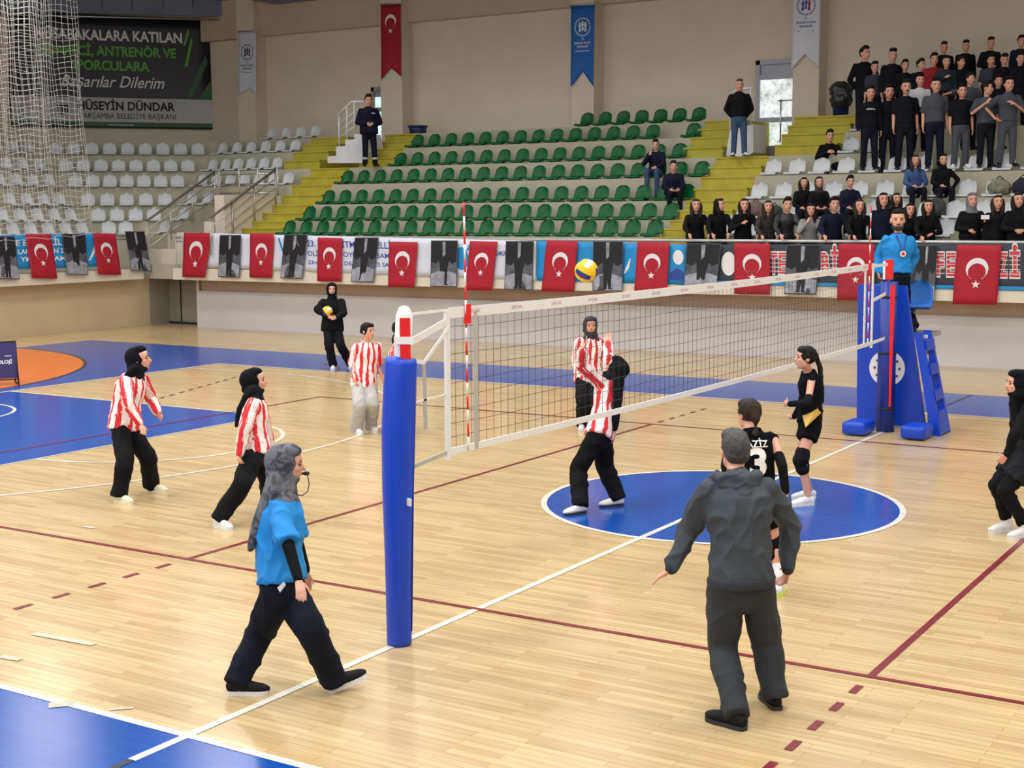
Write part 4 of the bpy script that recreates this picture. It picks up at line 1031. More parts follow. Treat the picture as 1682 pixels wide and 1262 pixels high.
def wrap_attr(me, bones):
    """bones: (A, B, ref, base, stripes). stores angle round the nearest bone, for the printed stripes"""
    co_ = mverts(me); n = len(co_); best = np.full(n, 1e9); C = np.zeros((n, 4), 'f'); S = np.zeros(n, 'f')
    for A, B, ref, rad, base, k in bones:
        A, B, ref = np.array(A), np.array(B), np.array(ref); d = B-A; L = np.linalg.norm(d); d = d/L
        x = ref-d*(ref@d); x /= np.linalg.norm(x); y = np.cross(d, x)
        r = co_-A; t = r@d; tc = np.clip(t, 0, L); off = r-np.outer(tc, d); dist = np.linalg.norm(off, axis=1)-rad
        cx, cy = r@x, r@y; nn = np.sqrt(cx*cx+cy*cy)+1e-9
        mk = dist < best; best[mk] = dist[mk]
        C[mk, 0] = (.5+.5*cx/nn)[mk]; C[mk, 1] = (.5+.5*cy/nn)[mk]; C[mk, 2] = (base+t)[mk]; C[mk, 3] = 1; S[mk] = k
    a = me.color_attributes.new('wrap', 'FLOAT_COLOR', 'POINT'); a.data.foreach_set('color', C.ravel())
    a = me.attributes.new('stripes', 'FLOAT', 'POINT'); a.data.foreach_set('value', S)

def spl(P, R, m=3):
    n = len(P); oP, oR = [], []
    for i in range(n-1):
        p0, p1, p2, p3 = P[max(i-1, 0)], P[i], P[i+1], P[min(i+2, n-1)]
        for j in range(m):
            t = j/m; t2, t3 = t*t, t*t*t
            oP.append(.5*(2*p1+(p2-p0)*t+(2*p0-5*p1+4*p2-p3)*t2+(3*p1-p0-3*p2+p3)*t3)); oR.append(tuple(a+(c-a)*t for a, c in zip(R[i], R[i+1])))
    oP.append(P[-1]); oR.append(R[-1]); return oP, oR
def hand(mb, w, d, nrm, s=1.0, curl=.35, thumb=1, spread=1.0):
    """w wrist, d pointing direction, nrm the way the palm faces; thumb +1/-1 picks the side"""
    d = d.normalized(); nrm = (nrm-d*nrm.dot(d)).normalized(); a = d.cross(nrm)*thumb
    k = w+d*.088*s
    mb.loft([w-d*.01, w+d*.03*s, w+d*.07*s, k], [(.024*s, .019*s), (.033*s, .017*s), (.040*s, .015*s), (.039*s, .012*s)], a, 12, True)
    for i, (o, L) in enumerate(((.029, .068), (.010, .076), (-.010, .071), (-.028, .056))):
        b0 = k+a*(o*s*1.02)-d*.008*s; sp = a*(o*2.2*spread)
        c0, c1 = curl*(.7+.12*i), curl*(1.7+.2*i)
        f1 = (d+sp*.9-0*nrm).normalized(); f1 = (f1*math.cos(c0)+nrm*math.sin(c0)).normalized(); f2 = (f1*math.cos(c1-c0)+nrm*math.sin(c1-c0)).normalized()
        p1 = b0+f1*L*.55*s; p2 = p1+f2*L*.45*s
        mb.cap(b0, p1, .0092*s, .0085*s, 8); mb.cap(p1, p2, .0085*s, .0072*s, 8)
    t0 = w+d*.022*s+a*.026*s; t1 = t0+(d*.62+a*.70+nrm*.25).normalized()*.042*s; t2 = t1+(d*.85+a*.30+nrm*.35).normalized()*.034*s
    mb.cap(t0, t1, .012*s, .0102*s, 8); mb.cap(t1, t2, .0098*s, .0082*s, 8)

def head_parts(mb, c, f, u, r, s, female):
    E = lambda o, a: mb.ell(c+(r*o[0]+f*o[1]+u*o[2])*s, (r*a[0]*s, f*a[1]*s, u*a[2]*s), 16, 11)
    E((0, -.008, .025), (.074, .093, .088)); E((0, .022, -.03), (.059, .066, .084)); E((0, .052, -.092), (.027 if female else .032, .026, .021))
    E((0, .01, -.06), (.056 if female else .062, .06, .05)); E((0, .066, .020), (.048, .016, .012))
    mb.cap(c+(f*.086+u*.004)*s, c+(f*.103-u*.030)*s, .0085*s, .0125*s, 8)
    E((0, .079, -.058), (.026, .010, .012))
    for q in (-1, 1):
        E((q*.074, -.012, -.008), (.010, .019, .031)); E((q*.040, .056, -.022), (.020, .020, .018))
def face_feats(mb, c, f, u, r, s, i_eye=1, i_brow=2, i_lip=3, mouth_open=False, beard=False):
    E = lambda o, a, m: mb.ell(c+(r*o[0]+f*o[1]+u*o[2])*s, (r*a[0]*s, f*a[1]*s, u*a[2]*s), 10, 7, m)
    for q in (-1, 1):
        E((q*.030, .0755, .002), (.0135, .0075, .0062), i_eye); E((q*.031, .0800, .024), (.019, .007, .0042), i_brow)
    E((0, .0875, -.0585), (.023, .0055, .0065 if not mouth_open else .015), i_lip if not mouth_open else i_eye)

def to_local(J, root):
    M = root.matrix_basis.inverted()
    R3 = M.to_3x3(); out = {}
    for k, v in J.items():
        if isinstance(v, V): out[k] = (R3 @ v) if k.startswith('d_') else (M @ v)
        else: out[k] = v
    return out

def figure(J, o, label, group=None, vox=.009, cat='person'):
    """J: joints in world; o: outfit dict. Builds Empty 'person' > body, clothing ..."""
    H = J['H']; s = H/1.70; fem = o.get('fem', True)
    fwd = J['d_fwd']; rz = math.atan2(-fwd.x, fwd.y)
    root = empty('person', (J['pelvis'].x, J['pelvis'].y, J['ground']), rz); tag(root, label, cat, group)
    L = to_local(J, root)
    near = vox < .012; cv = vox*1.35
    rh, rs = L['d_hip'], L['d_sh']; U = V((0, 0, 1))
    pel, neck, hd = L['pelvis'], L['neck'], L['head']; f, u, r = L['d_hf'], L['d_hu'], L['d_hr']
    spine = (neck-pel); k = lambda t: pel+spine*t + L['d_fwd']*(.02*math.sin(t*3.14)*-1)
    w = o.get('w', 1.0)*s
    mix = lambda t: (rh*(1-t)+rs*t).normalized()
    chest = 1.0 if fem else 1.1
    TR = [(-.10, .150, .105), (.05, .158, .112), (.22, .135, .100), (.42, .130, .098), (.62, .148*chest, .112), (.78, .155*chest, .108), (.90, .120*chest, .080), (1.0, .056, .055)]
    hs = 1.0 if not fem else .95; HS = o.get('hs', 1.0)
    lk = {}
    # --- body
    b = MB()
    b.loft([k(t) for t, a, c in TR], [(a*w*.93, c*w*.93) for t, a, c in TR], [mix(max(0, min(1, t))) for t, a, c in TR], 18)
    head_parts(b, hd, f, u, r, s*1.07*HS, fem)
    b.cap(neck-spine.normalized()*.04*s, hd-u*.07*s-f*.012*s, .054*s*hs, .052*s*hs, 12)
    for sd in ('r', 'l'):
        S, E_, W, T = L['sh_'+sd], L['el_'+sd], L['wr_'+sd], L['hd_'+sd]
        b.cap(S, E_, .044*s*hs, .037*s*hs); b.cap(E_, W, .037*s*hs, .026*s*hs); b.cap(k(.88), S, .05*s, .045*s*hs)
        d = (T-W); nr = L.get('d_pn_'+sd)
        if nr is None:
            nr = (k(.3)-W); nr = nr-d.normalized()*nr.dot(d.normalized())
            if nr.length < .02: nr = V((1, 0, 0))
        hand(b, W, d, nr, s*(1.0 if not fem else .93), o.get('curl_'+sd, o.get('curl', .35)), 1 if (d.cross(nr)).dot(L['d_fwd']+U*.3) > 0 else -1, o.get('spread', 1.0))
        Hp, K, A, hl, to = L['hip_'+sd], L['kn_'+sd], L['an_'+sd], L['heel_'+sd], L['toe_'+sd]
        clad = o.get('trousers') and o['trousers'][0] == 'long'; b.cap(Hp, K, (.066 if clad else .078)*w, (.046 if clad else .053)*s); b.cap(K, A, (.044 if clad else .050)*s, .035*s)
        cf = K.lerp(A, .3)
        if not clad: b.ell(cf-(L['d_fwd']*.018*s), ((.045*s, 0, 0), (0, .045*s, 0), (0, 0, .10*s)), 10, 7)
        b.cap(A, hl.lerp(to, .3)+U*.04*s, .035*s, .035*s); b.cap(hl.lerp(to, .2)+U*.04, hl.lerp(to, .75)+U*.03, .03*s, .028*s)
    me = remesh(b, vox, 2, .5)
    me.materials.clear()
    ob_ = bpy.data.objects.new('body', me); COL.objects.link(ob_)
    # add face pieces to the same mesh
    fb = MB(); face_feats(fb, hd, f, u, r, s*1.07*HS, 1, 2, 3, o.get('open', False))
    bm = __import__('bmesh').new(); bm.from_mesh(me)
    nb_ = len(bm.verts); vs = [bm.verts.new(p) for p in fb.v]
    for ff, mi in zip(fb.f, fb.m):
        try: q = bm.faces.new([vs[i] for i in ff]); q.material_index = mi; q.smooth = True
        except ValueError: pass
    for q in bm.faces: q.smooth = True
    bm.to_mesh(me); bm.free()
    for m_ in (o.get('skin', M_skin), M_eye, M_brow, M_lip): me.materials.append(m_)
    me.name = 'body'; ob_.parent = root
    # --- trousers / shorts
    tr = o.get('trousers')
    if tr:
        kind, mt, rt, rk, rhm = tr; b = MB()
        b.loft([pel-U*.10*s, pel-U*.03*s, pel+spine*.10, pel+spine*.27], [(.150*w, .115*w), (.170*w, .128*w), (.156*w, .117*w), (.130*w, .100*w)], [rh]*4, 18, True)
        for sd in ('r', 'l'):
            Hp, K, A = L['hip_'+sd], L['kn_'+sd], L['an_'+sd]
            if kind == 'shorts':
                q = Hp.lerp(K, .42); b.loft([Hp+U*.03, Hp.lerp(K, .15), q], [(rt*1.02, rt*1.05), (rt, rt), (rhm, rhm)], rh, 14, False)
            else:
                low = A + (A-K).normalized()*(.022*s if kind == 'long' else -.05*s)
                P = [Hp+U*.02*s, Hp.lerp(K, .35), Hp.lerp(K, .75), K, K.lerp(A, .35), K.lerp(A, .75), low]
                R = [rt, rt*.95, rt*.35+rk*.65, rk, rk*.6+rhm*.4, rhm, rhm*1.03]
                P, R = spl(P, [(a, a*1.04) for a in R]); b.loft(P, R, rh, 16, False)
                b.sph(Hp, rt*.98)
        me = remesh(b, cv, 6, .5)
        if near: crumple(me, o.get('tcr', .008), 7, (1, 1, .75), seed=H)
        finish(me, 'trousers' if kind != 'shorts' else 'shorts', mt, root)
    if o.get('over_shorts'):
        b = MB(); b.loft([pel-U*.10*s, pel+spine*.10, pel+spine*.27], [(.16*w, .125*w), (.18*w, .14*w), (.155*w, .12*w)], [rh]*3, 18, True)
        for sd in ('r', 'l'):
            Hp, K = L['hip_'+sd], L['kn_'+sd]; P, R = spl([Hp+U*.02, Hp.lerp(K, .35), Hp.lerp(K, .72)], [(.105, .11), (.11, .115), (.108, .112)]); b.loft(P, R, rh, 16, False); b.sph(Hp, .105)
        me = remesh(b, cv, 4); crumple(me, .012, 6, seed=2); finish(me, 'shorts', o['over_shorts'], root)
    # --- shirt
    sh = o['shirt']; kind, mt, fit, hem = sh['sleeve'], sh['mat'], sh.get('fit', .018), sh.get('hem', -.06)
    b = MB(); g = fit
    ts = [(hem, .168, .124), (.08, .166, .122), (.25, .150, .114), (.45, .146, .112), (.62, .158*chest, .124), (.78, .162*chest, .116), (.90, .120*chest, .084), (.97, .074, .068)] + ([] if o.get('scarf') else [(1.03, .060, .058)])
    b.loft([k(t) for t, a, c in ts], [(a*w*.97+g, c*w*.97+g) for t, a, c in ts], [mix(max(0, min(1, t))) for t, a, c in ts], 20, False)
    bones = [(k(0)[:], k(.92)[:], L['d_fwd'][:], .13, 0, 9)]
    for sd in ('r', 'l'):
        S, E_, W = L['sh_'+sd], L['el_'+sd], L['wr_'+sd]
        b.cap(k(.88), S, .050*s+g*.3, .046*s*hs+g*.45)
        r0, r1, r2 = .052*s*hs+g*.7, .046*s*hs+g*.7, .034*s*hs+g*.5
        bones.append((S[:], E_[:], L['d_fwd'][:], .05, 3, 3)); bones.append((E_[:], W[:], L['d_fwd'][:], .04, 3.3, 3))
        if kind in ('long', 'cuff'):
            b.cap(S, E_, r0, r1); b.cap(E_, E_.lerp(W, .9), r1, r2)
            if kind == 'cuff': b.cap(E_.lerp(W, .72), E_.lerp(W, .8), r2+.010, r2+.010)
        elif kind == 'short': b.loft([S, S.lerp(E_, .5), S.lerp(E_, .93)], [(r0, r0), (r0+.006, r0+.006), (r0+.012, r0+.012)], None, 14, False); b.sph(S, r0)
        elif kind == 'none': b.sph(S.lerp(k(.86), .25), r0*.98)
    if sh.get('collar'): b.loft([neck-spine.normalized()*.03, neck+u*.02*s, neck+u*.045*s], [(.078*s, .075*s), (.066*s, .064*s), (.064*s, .062*s)], rs, 16, False)
    me = remesh(b, cv, 5, .5)
    if near: crumple(me, sh.get('crumple', .008), 7.5, (1, 1, .8), seed=H*2)
    if mt is M_stripe: wrap_attr(me, bones)
    so = finish(me, sh.get('name', 'shirt'), mt, root); lk['shirt'] = so
    if kind == 'cuff' or sh.get('rib'):
        b = MB(); t0 = hem-.02; b.loft([k(t0-.05), k(t0+.02), k(t0+.06)], [(.166*w*.97+g+.002, .122*w*.97+g+.002), (.168*w*.97+g+.006, .126*w*.97+g+.006), (.166*w+g*.9, .124*w+g*.9)], [rh]*3, 20, False)
        b2 = remesh(b, cv, 2); finish(b2, 'hem_band', M_hem, so)
        for sd in ('r', 'l'):
            E_, W = L['el_'+sd], L['wr_'+sd]; b = MB(); rr = .034*s*hs+g*.3; b.loft([E_.lerp(W, .82), E_.lerp(W, .98)], [(rr, rr), (rr*.92, rr*.92)], None, 14, True); b.build('cuff', M_hem, so)
    # --- under-sleeves / arm sleeves
    if o.get('arm_sleeve'):
        mt, t0, t1 = o['arm_sleeve']
        for sd in ('r', 'l'):
            S, E_, W = L['sh_'+sd], L['el_'+sd], L['wr_'+sd]; b = MB()
            g_ = .006; b.cap(S.lerp(E_, t0), E_, .041*s*hs+g_, .038*s*hs+g_); b.cap(E_, E_.lerp(W, t1), .038*s*hs+g_, .029*s*hs+g_)
            finish(remesh(b, cv, 3), 'arm_sleeve', mt, root)
    if o.get('knee_pad'):
        for sd in ('r', 'l'):
            Hp, K, A = L['hip_'+sd], L['kn_'+sd], L['an_'+sd]; b = MB(); b.loft([K.lerp(Hp, .22), K, K.lerp(A, .20)], [(.076*s, .076*s), (.080*s, .082*s), (.078*s, .080*s)], None, 14, True); b.sph(K+L['d_fwd']*.015, .074*s); b.sph(K.lerp(A, .14)+L['d_fwd']*.012, .066*s)
            finish(remesh(b, cv, 3), 'knee_pad', M_blackc, root)
    if o.get('sock'):
        for sd in ('r', 'l'):
            K, A = L['kn_'+sd], L['an_'+sd]; b = MB(); b.loft([A.lerp(K, o['sock']), A, A-U*.02], [(.046*s, .046*s), (.044*s, .044*s), (.045*s, .045*s)], None, 14, True); b.build('sock', M_sock, root)
    # --- shoes
    smt, sol = o.get('shoe', (M_shoew, M_sole))
    for sd in ('r', 'l'):
        A, hl, to = L['an_'+sd], L['heel_'+sd], L['toe_'+sd]; d = (to-hl).normalized(); sdv = d.cross(U).normalized(); n_ = sdv.cross(d); Lf = (to-hl).length
        P = lambda t, h: hl+d*(Lf*t)+n_*h
        b = MB()
        b.loft([P(.06, .05), P(.2, .055), P(.42, .052), P(.66, .042), P(.86, .036), P(.95, .034)], [(.032*s, .040), (.038*s, .046), (.038*s, .044), (.045*s, .036), (.043*s, .030), (.030*s, .022)], sdv, 14, True)
        b.cap(P(.2, .07), P(.2, .07).lerp(A, .6), .038*s, .040*s)
        finish(remesh(b, .009 if near else .018, 3), 'shoe', smt, root); so_ = COL.objects[-1] if False else None
        sh_ob = [c for c in root.children if c.name.startswith('shoe')][-1]
        b = MB(); out = []
        for t, wv in ((-.02, .018), (.02, .032), (.2, .040), (.45, .040), (.68, .049), (.88, .044), (.97, .028), (1.0, .010)): out.append((t, wv*s*1.03))
        ring = [P(t, 0)+sdv*wv for t, wv in out]+[P(t, 0)-sdv*wv for t, wv in out[::-1]]
        b.prism(ring, n_*.026); b.build('sole', sol, sh_ob)
    # --- hair or headscarf
    E = lambda mb, oo, a, sc=1: mb.ell(hd+(r*oo[0]+f*oo[1]+u*oo[2])*s*1.07*HS, (r*a[0]*s*1.05*sc, f*a[1]*s*1.05*sc, u*a[2]*s*1.05*sc), 18, 12)
    hr = o.get('hair'); hv = .008 if near else .016
    if hr:
        kind, mt = hr; b = MB()
        if kind == 'short' or kind == 'crop':
            g_ = (.0 if kind == 'crop' else .006)+(0 if near or kind == 'crop' else .005)
            E(b, (0, -.022, .032), (.082+g_, .096+g_, .088+g_)); E(b, (0, .020, .086+g_), (.076, .072, .040+g_)); E(b, (0, -.05, -.01), (.070, .060, .06))
        elif kind == 'fade': E(b, (0, -.024, .034), (.084, .098, .090)); E(b, (0, .022, .098), (.082, .082, .048)); E(b, (0, .05, .10), (.06, .05, .03))
        else:
            E(b, (0, -.022, .028), (.087, .099, .095)); E(b, (0, .022, .076), (.072, .060, .040))
            if kind == 'tail':
                P = [hd+(u*.05-f*.085)*s] + [V(q) if not isinstance(q, V) else q for q in L_pts(o['tail'], root)]
                b.loft(P, [(.028*s, .028*s)] + [(o.get('tailw', .034)*s*(1-.5*i/len(P)), o.get('tailw', .034)*s*(1-.5*i/len(P))) for i in range(1, len(P))], None, 12)
            if kind == 'bun': E(b, (0, -.10, .00), (.042, .038, .045))
            if kind == 'long':
                for q in (-1, 1):
                    b.loft([hd+(r*q*.068+u*.03-f*.02)*s, hd+(r*q*.082-u*.06-f*.018)*s, hd+(r*q*.085-u*.16+f*.03)*s, hd+(r*q*.075-u*.27+f*.06)*s], [(.036*s, .058*s), (.042*s, .062*s), (.046*s, .048*s), (.024*s, .022*s)], f, 10)
                b.loft([hd+(-f*.08+u*.02)*s, hd+(-f*.09-u*.12)*s, hd+(-f*.10-u*.28)*s], [(.08*s, .035*s), (.09*s, .04*s), (.07*s, .03*s)], r, 12)
        me = remesh(b, hv, 2)
        if near: crumple(me, .004, 22, (1, 1, .5), seed=3)
        finish(me, 'hair', mt, root)
        if o.get('tail_tie'):
            pass
    sc = o.get('scarf')
    if sc:
        b = MB()
        E(b, (0, -.038, .014), (.104, .112, .112)); E(b, (0, .006, .084), (.082, .080, .044)); E(b, (0, .004, -.092), (.078, .080, .044)); E(b, (0, -.04, -.06), (.100, .100, .08))
        b.cap(hd-u*.10*s-f*.02*s, neck+spine.normalized()*.01, .080*s, .100*s, 14)
        b.loft([neck+spine.normalized()*.015*s, neck-spine.normalized()*.05*s], [(.09*s, .085*s), (.145*s, .112*s)], rs, 18)
        for chain, rads in sc.get('tails', ()):
            b.loft(L_pts(chain, root), rads, rs if sc.get('flat', True) else None, 12)
        me = remesh(b, hv*1.2, 3)
        if near: crumple(me, .0038, 7, (1, 1, .5), seed=H*5)
        finish(me, 'headscarf', sc['mat'], root)
        if o.get('underscarf'):
            b = MB(); E(b, (0, .030, .060), (.060, .054, .026)); b.build('under_cap', M_white, root)
    lk['root'] = root; lk['L'] = L; lk['k'] = k
    return lk
def L_pts(pts, root):
    M = root.matrix_basis.inverted(); return [M @ p for p in pts]

# ---- posing from the photograph: every joint lies on its sight line, at bone length from its parent
def solve(par, px, Ln, sgn):
    d = ray(*px).normalized(); t0 = (par-CAM).dot(d); c = CAM+d*t0; h = (c-par).length
    if h >= Ln: return par+(c-par)*(min(h, Ln*1.10)/h)
    return c + d*(sgn*math.sqrt(Ln*Ln-h*h))
def knee(hip, ank, px, fwd, Lt, Ls):
    d = ray(*px).normalized(); best = None
    base = (hip-CAM).dot(d)
    for i in range(-60, 61):
        q = CAM+d*(base+i*.01); e = abs((q-hip).length-Lt)+abs((q-ank).length-Ls)-.15*(q-(hip+ank)/2).dot(fwd)
        if best is None or e < best[0]: best = (e, q)
    return best[1]
def facing(alpha): a = math.radians(alpha); return (FH*math.cos(a)+RH*math.sin(a)).normalized()
DIAG = []
def court(name, H, alpha, feet, pelvis, dd, neck, nsg, head, hsg, arms, shalpha=None, look=None, pitch=0, roll=0, kn=None, ground=0, an=None, halpha=None, outfit=None, label='', hips=.085, shw=.175, pn=None, vox=.009, lift=(0, 0, 0, 0)):
    J = {'H': H, 'ground': ground}; fwd = facing(alpha); J['d_fwd'] = fwd; U = V((0, 0, 1))
    rh = fwd.cross(U); sf = facing(shalpha if shalpha is not None else alpha); rs = sf.cross(U); J['d_hip'], J['d_sh'] = rh, rs
    Lf = .158*H; deps = []
    for i, sd in enumerate('rl'):
        hp, tp = feet[sd][:2]; hl = atz(*hp, ground+lift[2*i]); to = atz(*tp, ground+lift[2*i+1]); d = (to-hl)
        d = d.normalized()*Lf; mid = (hl+to)/2
        J['heel_'+sd], J['toe_'+sd] = mid-d/2, mid+d/2
        sdv = d.normalized().cross(U).normalized(); n_ = sdv.cross(d.normalized())
        J['an_'+sd] = J['heel_'+sd]+d*.22+n_*.085*H/1.7
        deps.append(dep(J['an_'+sd]))
    D = sum(deps)/2+dd
    J['pelvis'] = P = atd(*pelvis, D)
    J['neck'] = solve(P, neck, .315*H, nsg); J['head'] = solve(J['neck'], head, .108*H, hsg)
    lf = facing(look if look is not None else alpha)
    f = (lf*math.cos(math.radians(pitch))+U*math.sin(math.radians(pitch))).normalized(); r = lf.cross(U).normalized(); u = r.cross(f)
    if roll: q = math.radians(roll); r, u = r*math.cos(q)+u*math.sin(q), u*math.cos(q)-r*math.sin(q)
    J['d_hf'], J['d_hu'], J['d_hr'] = f, u, r
    sp = (J['neck']-P).normalized()
    for i, sd in enumerate('rl'):
        q = 1 if sd == 'r' else -1
        J['hip_'+sd] = P+rh*(q*.052*H)-sp*.02*H
        J['kn_'+sd] = knee(J['hip_'+sd], J['an_'+sd], kn[sd], fwd, .245*H, .243*H)
        S = J['neck']+rs*(q*.102*H)-sp*.045*H
        a = arms[sd]
        if a[0] is not None and len(a) > 6: S = solve(J['neck'], a[6], .11*H, a[7])
        J['sh_'+sd] = S
        E_ = solve(S, a[0], .172*H, a[1]); W = solve(E_, a[2], .148*H, a[3]); T = solve(W, a[4], .10*H, a[5])
        J['el_'+sd], J['wr_'+sd], J['hd_'+sd] = E_, W, T
        if pn and sd in pn: J['d_pn_'+sd] = pn[sd]
        DIAG.append((name, sd, 'thigh %.2f' % ((J['hip_'+sd]-J['kn_'+sd]).length/(.245*H)), 'shin %.2f' % ((J['kn_'+sd]-J['an_'+sd]).length/(.243*H)), 'ua %.2f' % ((S-E_).length/(.172*H)), 'fa %.2f' % ((W-E_).length/(.148*H))))
    DIAG.append((name, 'torso %.2f' % ((J['neck']-P).length/(.305*H)), 'neck %.2f' % ((J['head']-J['neck']).length/(.117*H)), 'pelvis z %.2f' % (P.z-ground), 'head top %.2f' % (J['head'].z-ground+.11*H/1.7)))
    return figure(J, outfit, label, None, vox), J

def proj(p):
    d = p-CAM; z = d.dot(CF); return (W_/2+FPX*d.dot(CR)/z, H_/2-FPX*d.dot(CU)/z)
OUT_STRIPE = lambda sleeve='long', **k: dict(sleeve=sleeve, mat=M_stripe, fit=.036, hem=-.16, name='jersey', **k)
BT = ('long', M_blackc, .100, .090, .082)
# --- striped players on the left side of the net
lk, J = court('P1', 1.64, 104, {'r': ((189, 824), (219, 829)), 'l': ((241, 807), (275, 810))}, (205, 694), .0, (222, 614), -1, (229, 590), 1,
    {'r': ((211, 662), -1, (231, 698), -1, (239, 714), -1), 'l': ((249, 655), 1, (259, 680), -1, (272, 693), -1)}, look=88, pitch=6, kn={'r': (206, 755), 'l': (243, 752)},
    outfit=dict(hs=1.10, w=1.05, shirt=OUT_STRIPE(), trousers=BT, shoe=(M_shoec, M_shoec), curl=.5,
        scarf=dict(mat=M_scarf, tails=[([atd(222, 606, 14.66), atd(213, 615, 14.70), atd(203, 629, 14.72), atd(196, 648, 14.74)], [(.04, .04), (.06, .04), (.05, .03), (.02, .015)])]), underscarf=True),
    label='player in striped jersey, black headscarf and cream shoes, farthest left on the court')
d2 = 13.25
lk, J = court('P2', 1.62, 84, {'r': ((357, 866), (377, 871)), 'l': ((441, 839), (468, 842))}, (420, 735), .0, (417, 650), 1, (419, 626), 1,
    {'r': ((402, 706), -1, (393, 749), -1, (390, 764), -1), 'l': ((436, 700), 1, (443, 735), 1, (445, 750), 1)}, look=82, pitch=6, kn={'r': (397, 797), 'l': (441, 790)},
    outfit=dict(hs=1.06, shirt=OUT_STRIPE(), trousers=BT, shoe=(M_shoew, M_sole), curl=.5,
        scarf=dict(mat=M_scarf, tails=[([atd(415, 642, d2+.05), atd(403, 653, d2+.02), atd(393, 672, d2), atd(388, 700, d2)], [(.07, .05), (.055, .03), (.035, .025), (.015, .015)])]), underscarf=True),
    label='player in striped jersey and black headscarf stepping behind the walking referee')
lk, J = court('P4', 1.56, 152, {'r': ((578, 709), (599, 717)), 'l': ((602, 706), (623, 712))}, (598, 628), .0, (603, 562), -1, (604.5, 544), -1,
    {'r': ((580, 603), 1, (583, 626), -1, (586, 637), -1), 'l': ((620, 600), 1, (628, 620), -1, (633, 632), -1)}, look=125, kn={'r': (591, 667), 'l': (612, 663)},
    outfit=dict(shirt=OUT_STRIPE('short'), trousers=('long', M_grey, .098, .092, .088), hair=('bun', M_hair), curl=.5),
    label='bareheaded player in striped jersey and loose grey sweatpants near the net post')
lk, J = court('P5', 1.63, 100, {'r': ((648, 712), (664, 714)), 'l': ((652, 706), (668, 706))}, (657, 633), .0, (658, 557), 1, (658, 535), 1,
    {'r': ((644, 602), -1, (642, 628), -1, (643, 640), -1), 'l': ((668, 600), 1, (670, 627), 1, (671, 640), 1)}, look=95, kn={'r': (656, 672), 'l': (660, 670)},
    outfit=dict(shirt=OUT_STRIPE('long'), trousers=BT, hair=('tail', M_hair), tail=[atd(648, 540, 19.3), atd(646, 556, 19.3), atd(647, 570, 19.3)]),
    label='player in striped jersey mostly hidden behind the blue net post')
lk, J = court('P6', 1.64, 172, {'r': ((548, 604), (546, 611)), 'l': ((575, 602), (577, 609))}, (546, 539), .0, (546, 487), -1, (545, 475.5), -1,
    {'r': ((521, 509), -1, (538, 520), -1, (549, 523), -1), 'l': ((564, 515), -1, (553, 522), -1, (543, 524), -1)}, look=170, kn={'r': (541, 569), 'l': (560, 568)},
    outfit=dict(w=1.1, shirt=dict(sleeve='long', mat=M_blackc, fit=.045, hem=-.1, name='jacket', collar=True), trousers=BT, scarf=dict(mat=M_scarf), curl=.7),
    label='girl in black tracksuit and headscarf hugging a ball by the far wall')
q = (J['wr_r']+J['el_r'])/2+V((.0, 0, .04)); bq = atd(537.5, 512, dep(J['wr_r'])+.02)
ball(bq, 'yellow volleyball held under the arm of the girl in the black tracksuit', (.2, .9, .1))
lk, J = court('P7', 1.62, 176, {'r': ((957, 703), (954, 709)), 'l': ((976, 702), (979, 708))}, (966, 619), .0, (971, 553), -1, (970, 535), -1,
    {'r': ((946, 590), 1, (948, 617), -1, (951, 632), -1), 'l': ((993, 590), 1, (990, 616), -1, (987, 630), -1)}, look=176, kn={'r': (957, 660), 'l': (976, 660)},
    outfit=dict(shirt=OUT_STRIPE(), trousers=BT, scarf=dict(mat=M_hairb and pm('dark_grey_scarf', s2l(44, 44, 48), .85, .2, 9)), curl=.4),
    label='player in striped jersey seen behind the net beyond the setter')
d8 = 13.95
lk, J = court('P8', 1.63, -72, {'l': ((958, 843), (930, 847)), 'r': ((1016, 831), (992, 833))}, (987, 706), .0, (1000, 628), 1, (1010, 605), 1,
    {'l': ((954, 601), -1, (957, 573), -1, (972, 548), 1, (984, 628), -1), 'r': ((1000, 590), 1, (998, 564), 1, (1001, 546), 1)}, look=-70, pitch=32, kn={'l': (950, 772), 'r': (994, 766)},
    pn={'l': V((0, 0, 1)), 'r': V((0, 0, 1))},
    outfit=dict(shirt=OUT_STRIPE(), trousers=BT, shoe=(M_shoew, M_soleb), curl=.45, spread=1.6,
        scarf=dict(mat=M_scarf, tails=[([atd(1016, 606, d8), atd(1016, 630, d8), atd(1014, 660, d8), atd(1011, 690, d8), atd(1010, 704, d8)], [(.08, .08), (.085, .06), (.085, .045), (.08, .04), (.06, .03)])])),
    label='setter in striped jersey with long black headscarf reaching up at the net')
# --- players in black
M_jblack = pm('black_jersey', (.0045, .0045, .0065), .9, .2, 8, bump=.3, bscale=10, spec=.08)
d9 = 10.85
lk, J9 = court('P9', 1.63, -6, {'r': ((1277, 983), (1284, 966)), 'l': ((1220, 986), (1214, 968))}, (1240, 826), -.02, (1235, 706), 1, (1229, 680), 1,
    {'r': ((1285, 766), -1, (1291, 812), 1, (1292, 838), 1), 'l': ((1192, 766), -1, (1200, 812), 1, (1206, 838), 1)}, look=-28, kn={'r': (1272, 900), 'l': (1222, 900)},
    outfit=dict(shirt=dict(sleeve='none', mat=M_jblack, fit=.016, hem=-.12, name='jersey'), trousers=('shorts', M_jblack, .096, .08, .100), hair=('tail', M_hairb), tail=[atd(1238, 672, d9-.16), atd(1242, 690, d9-.17), atd(1241, 712, d9-.15)], tailw=.05,
        arm_sleeve=(M_blackc, .62, .9), knee_pad=True, sock=.5, shoe=(M_shoew, pm('lime_sole', s2l(200, 220, 90), .5, .05, 9)), curl=.5),
    label='ponytailed player with number 3 on her black jersey, half hidden by the coach')
lk9 = lk
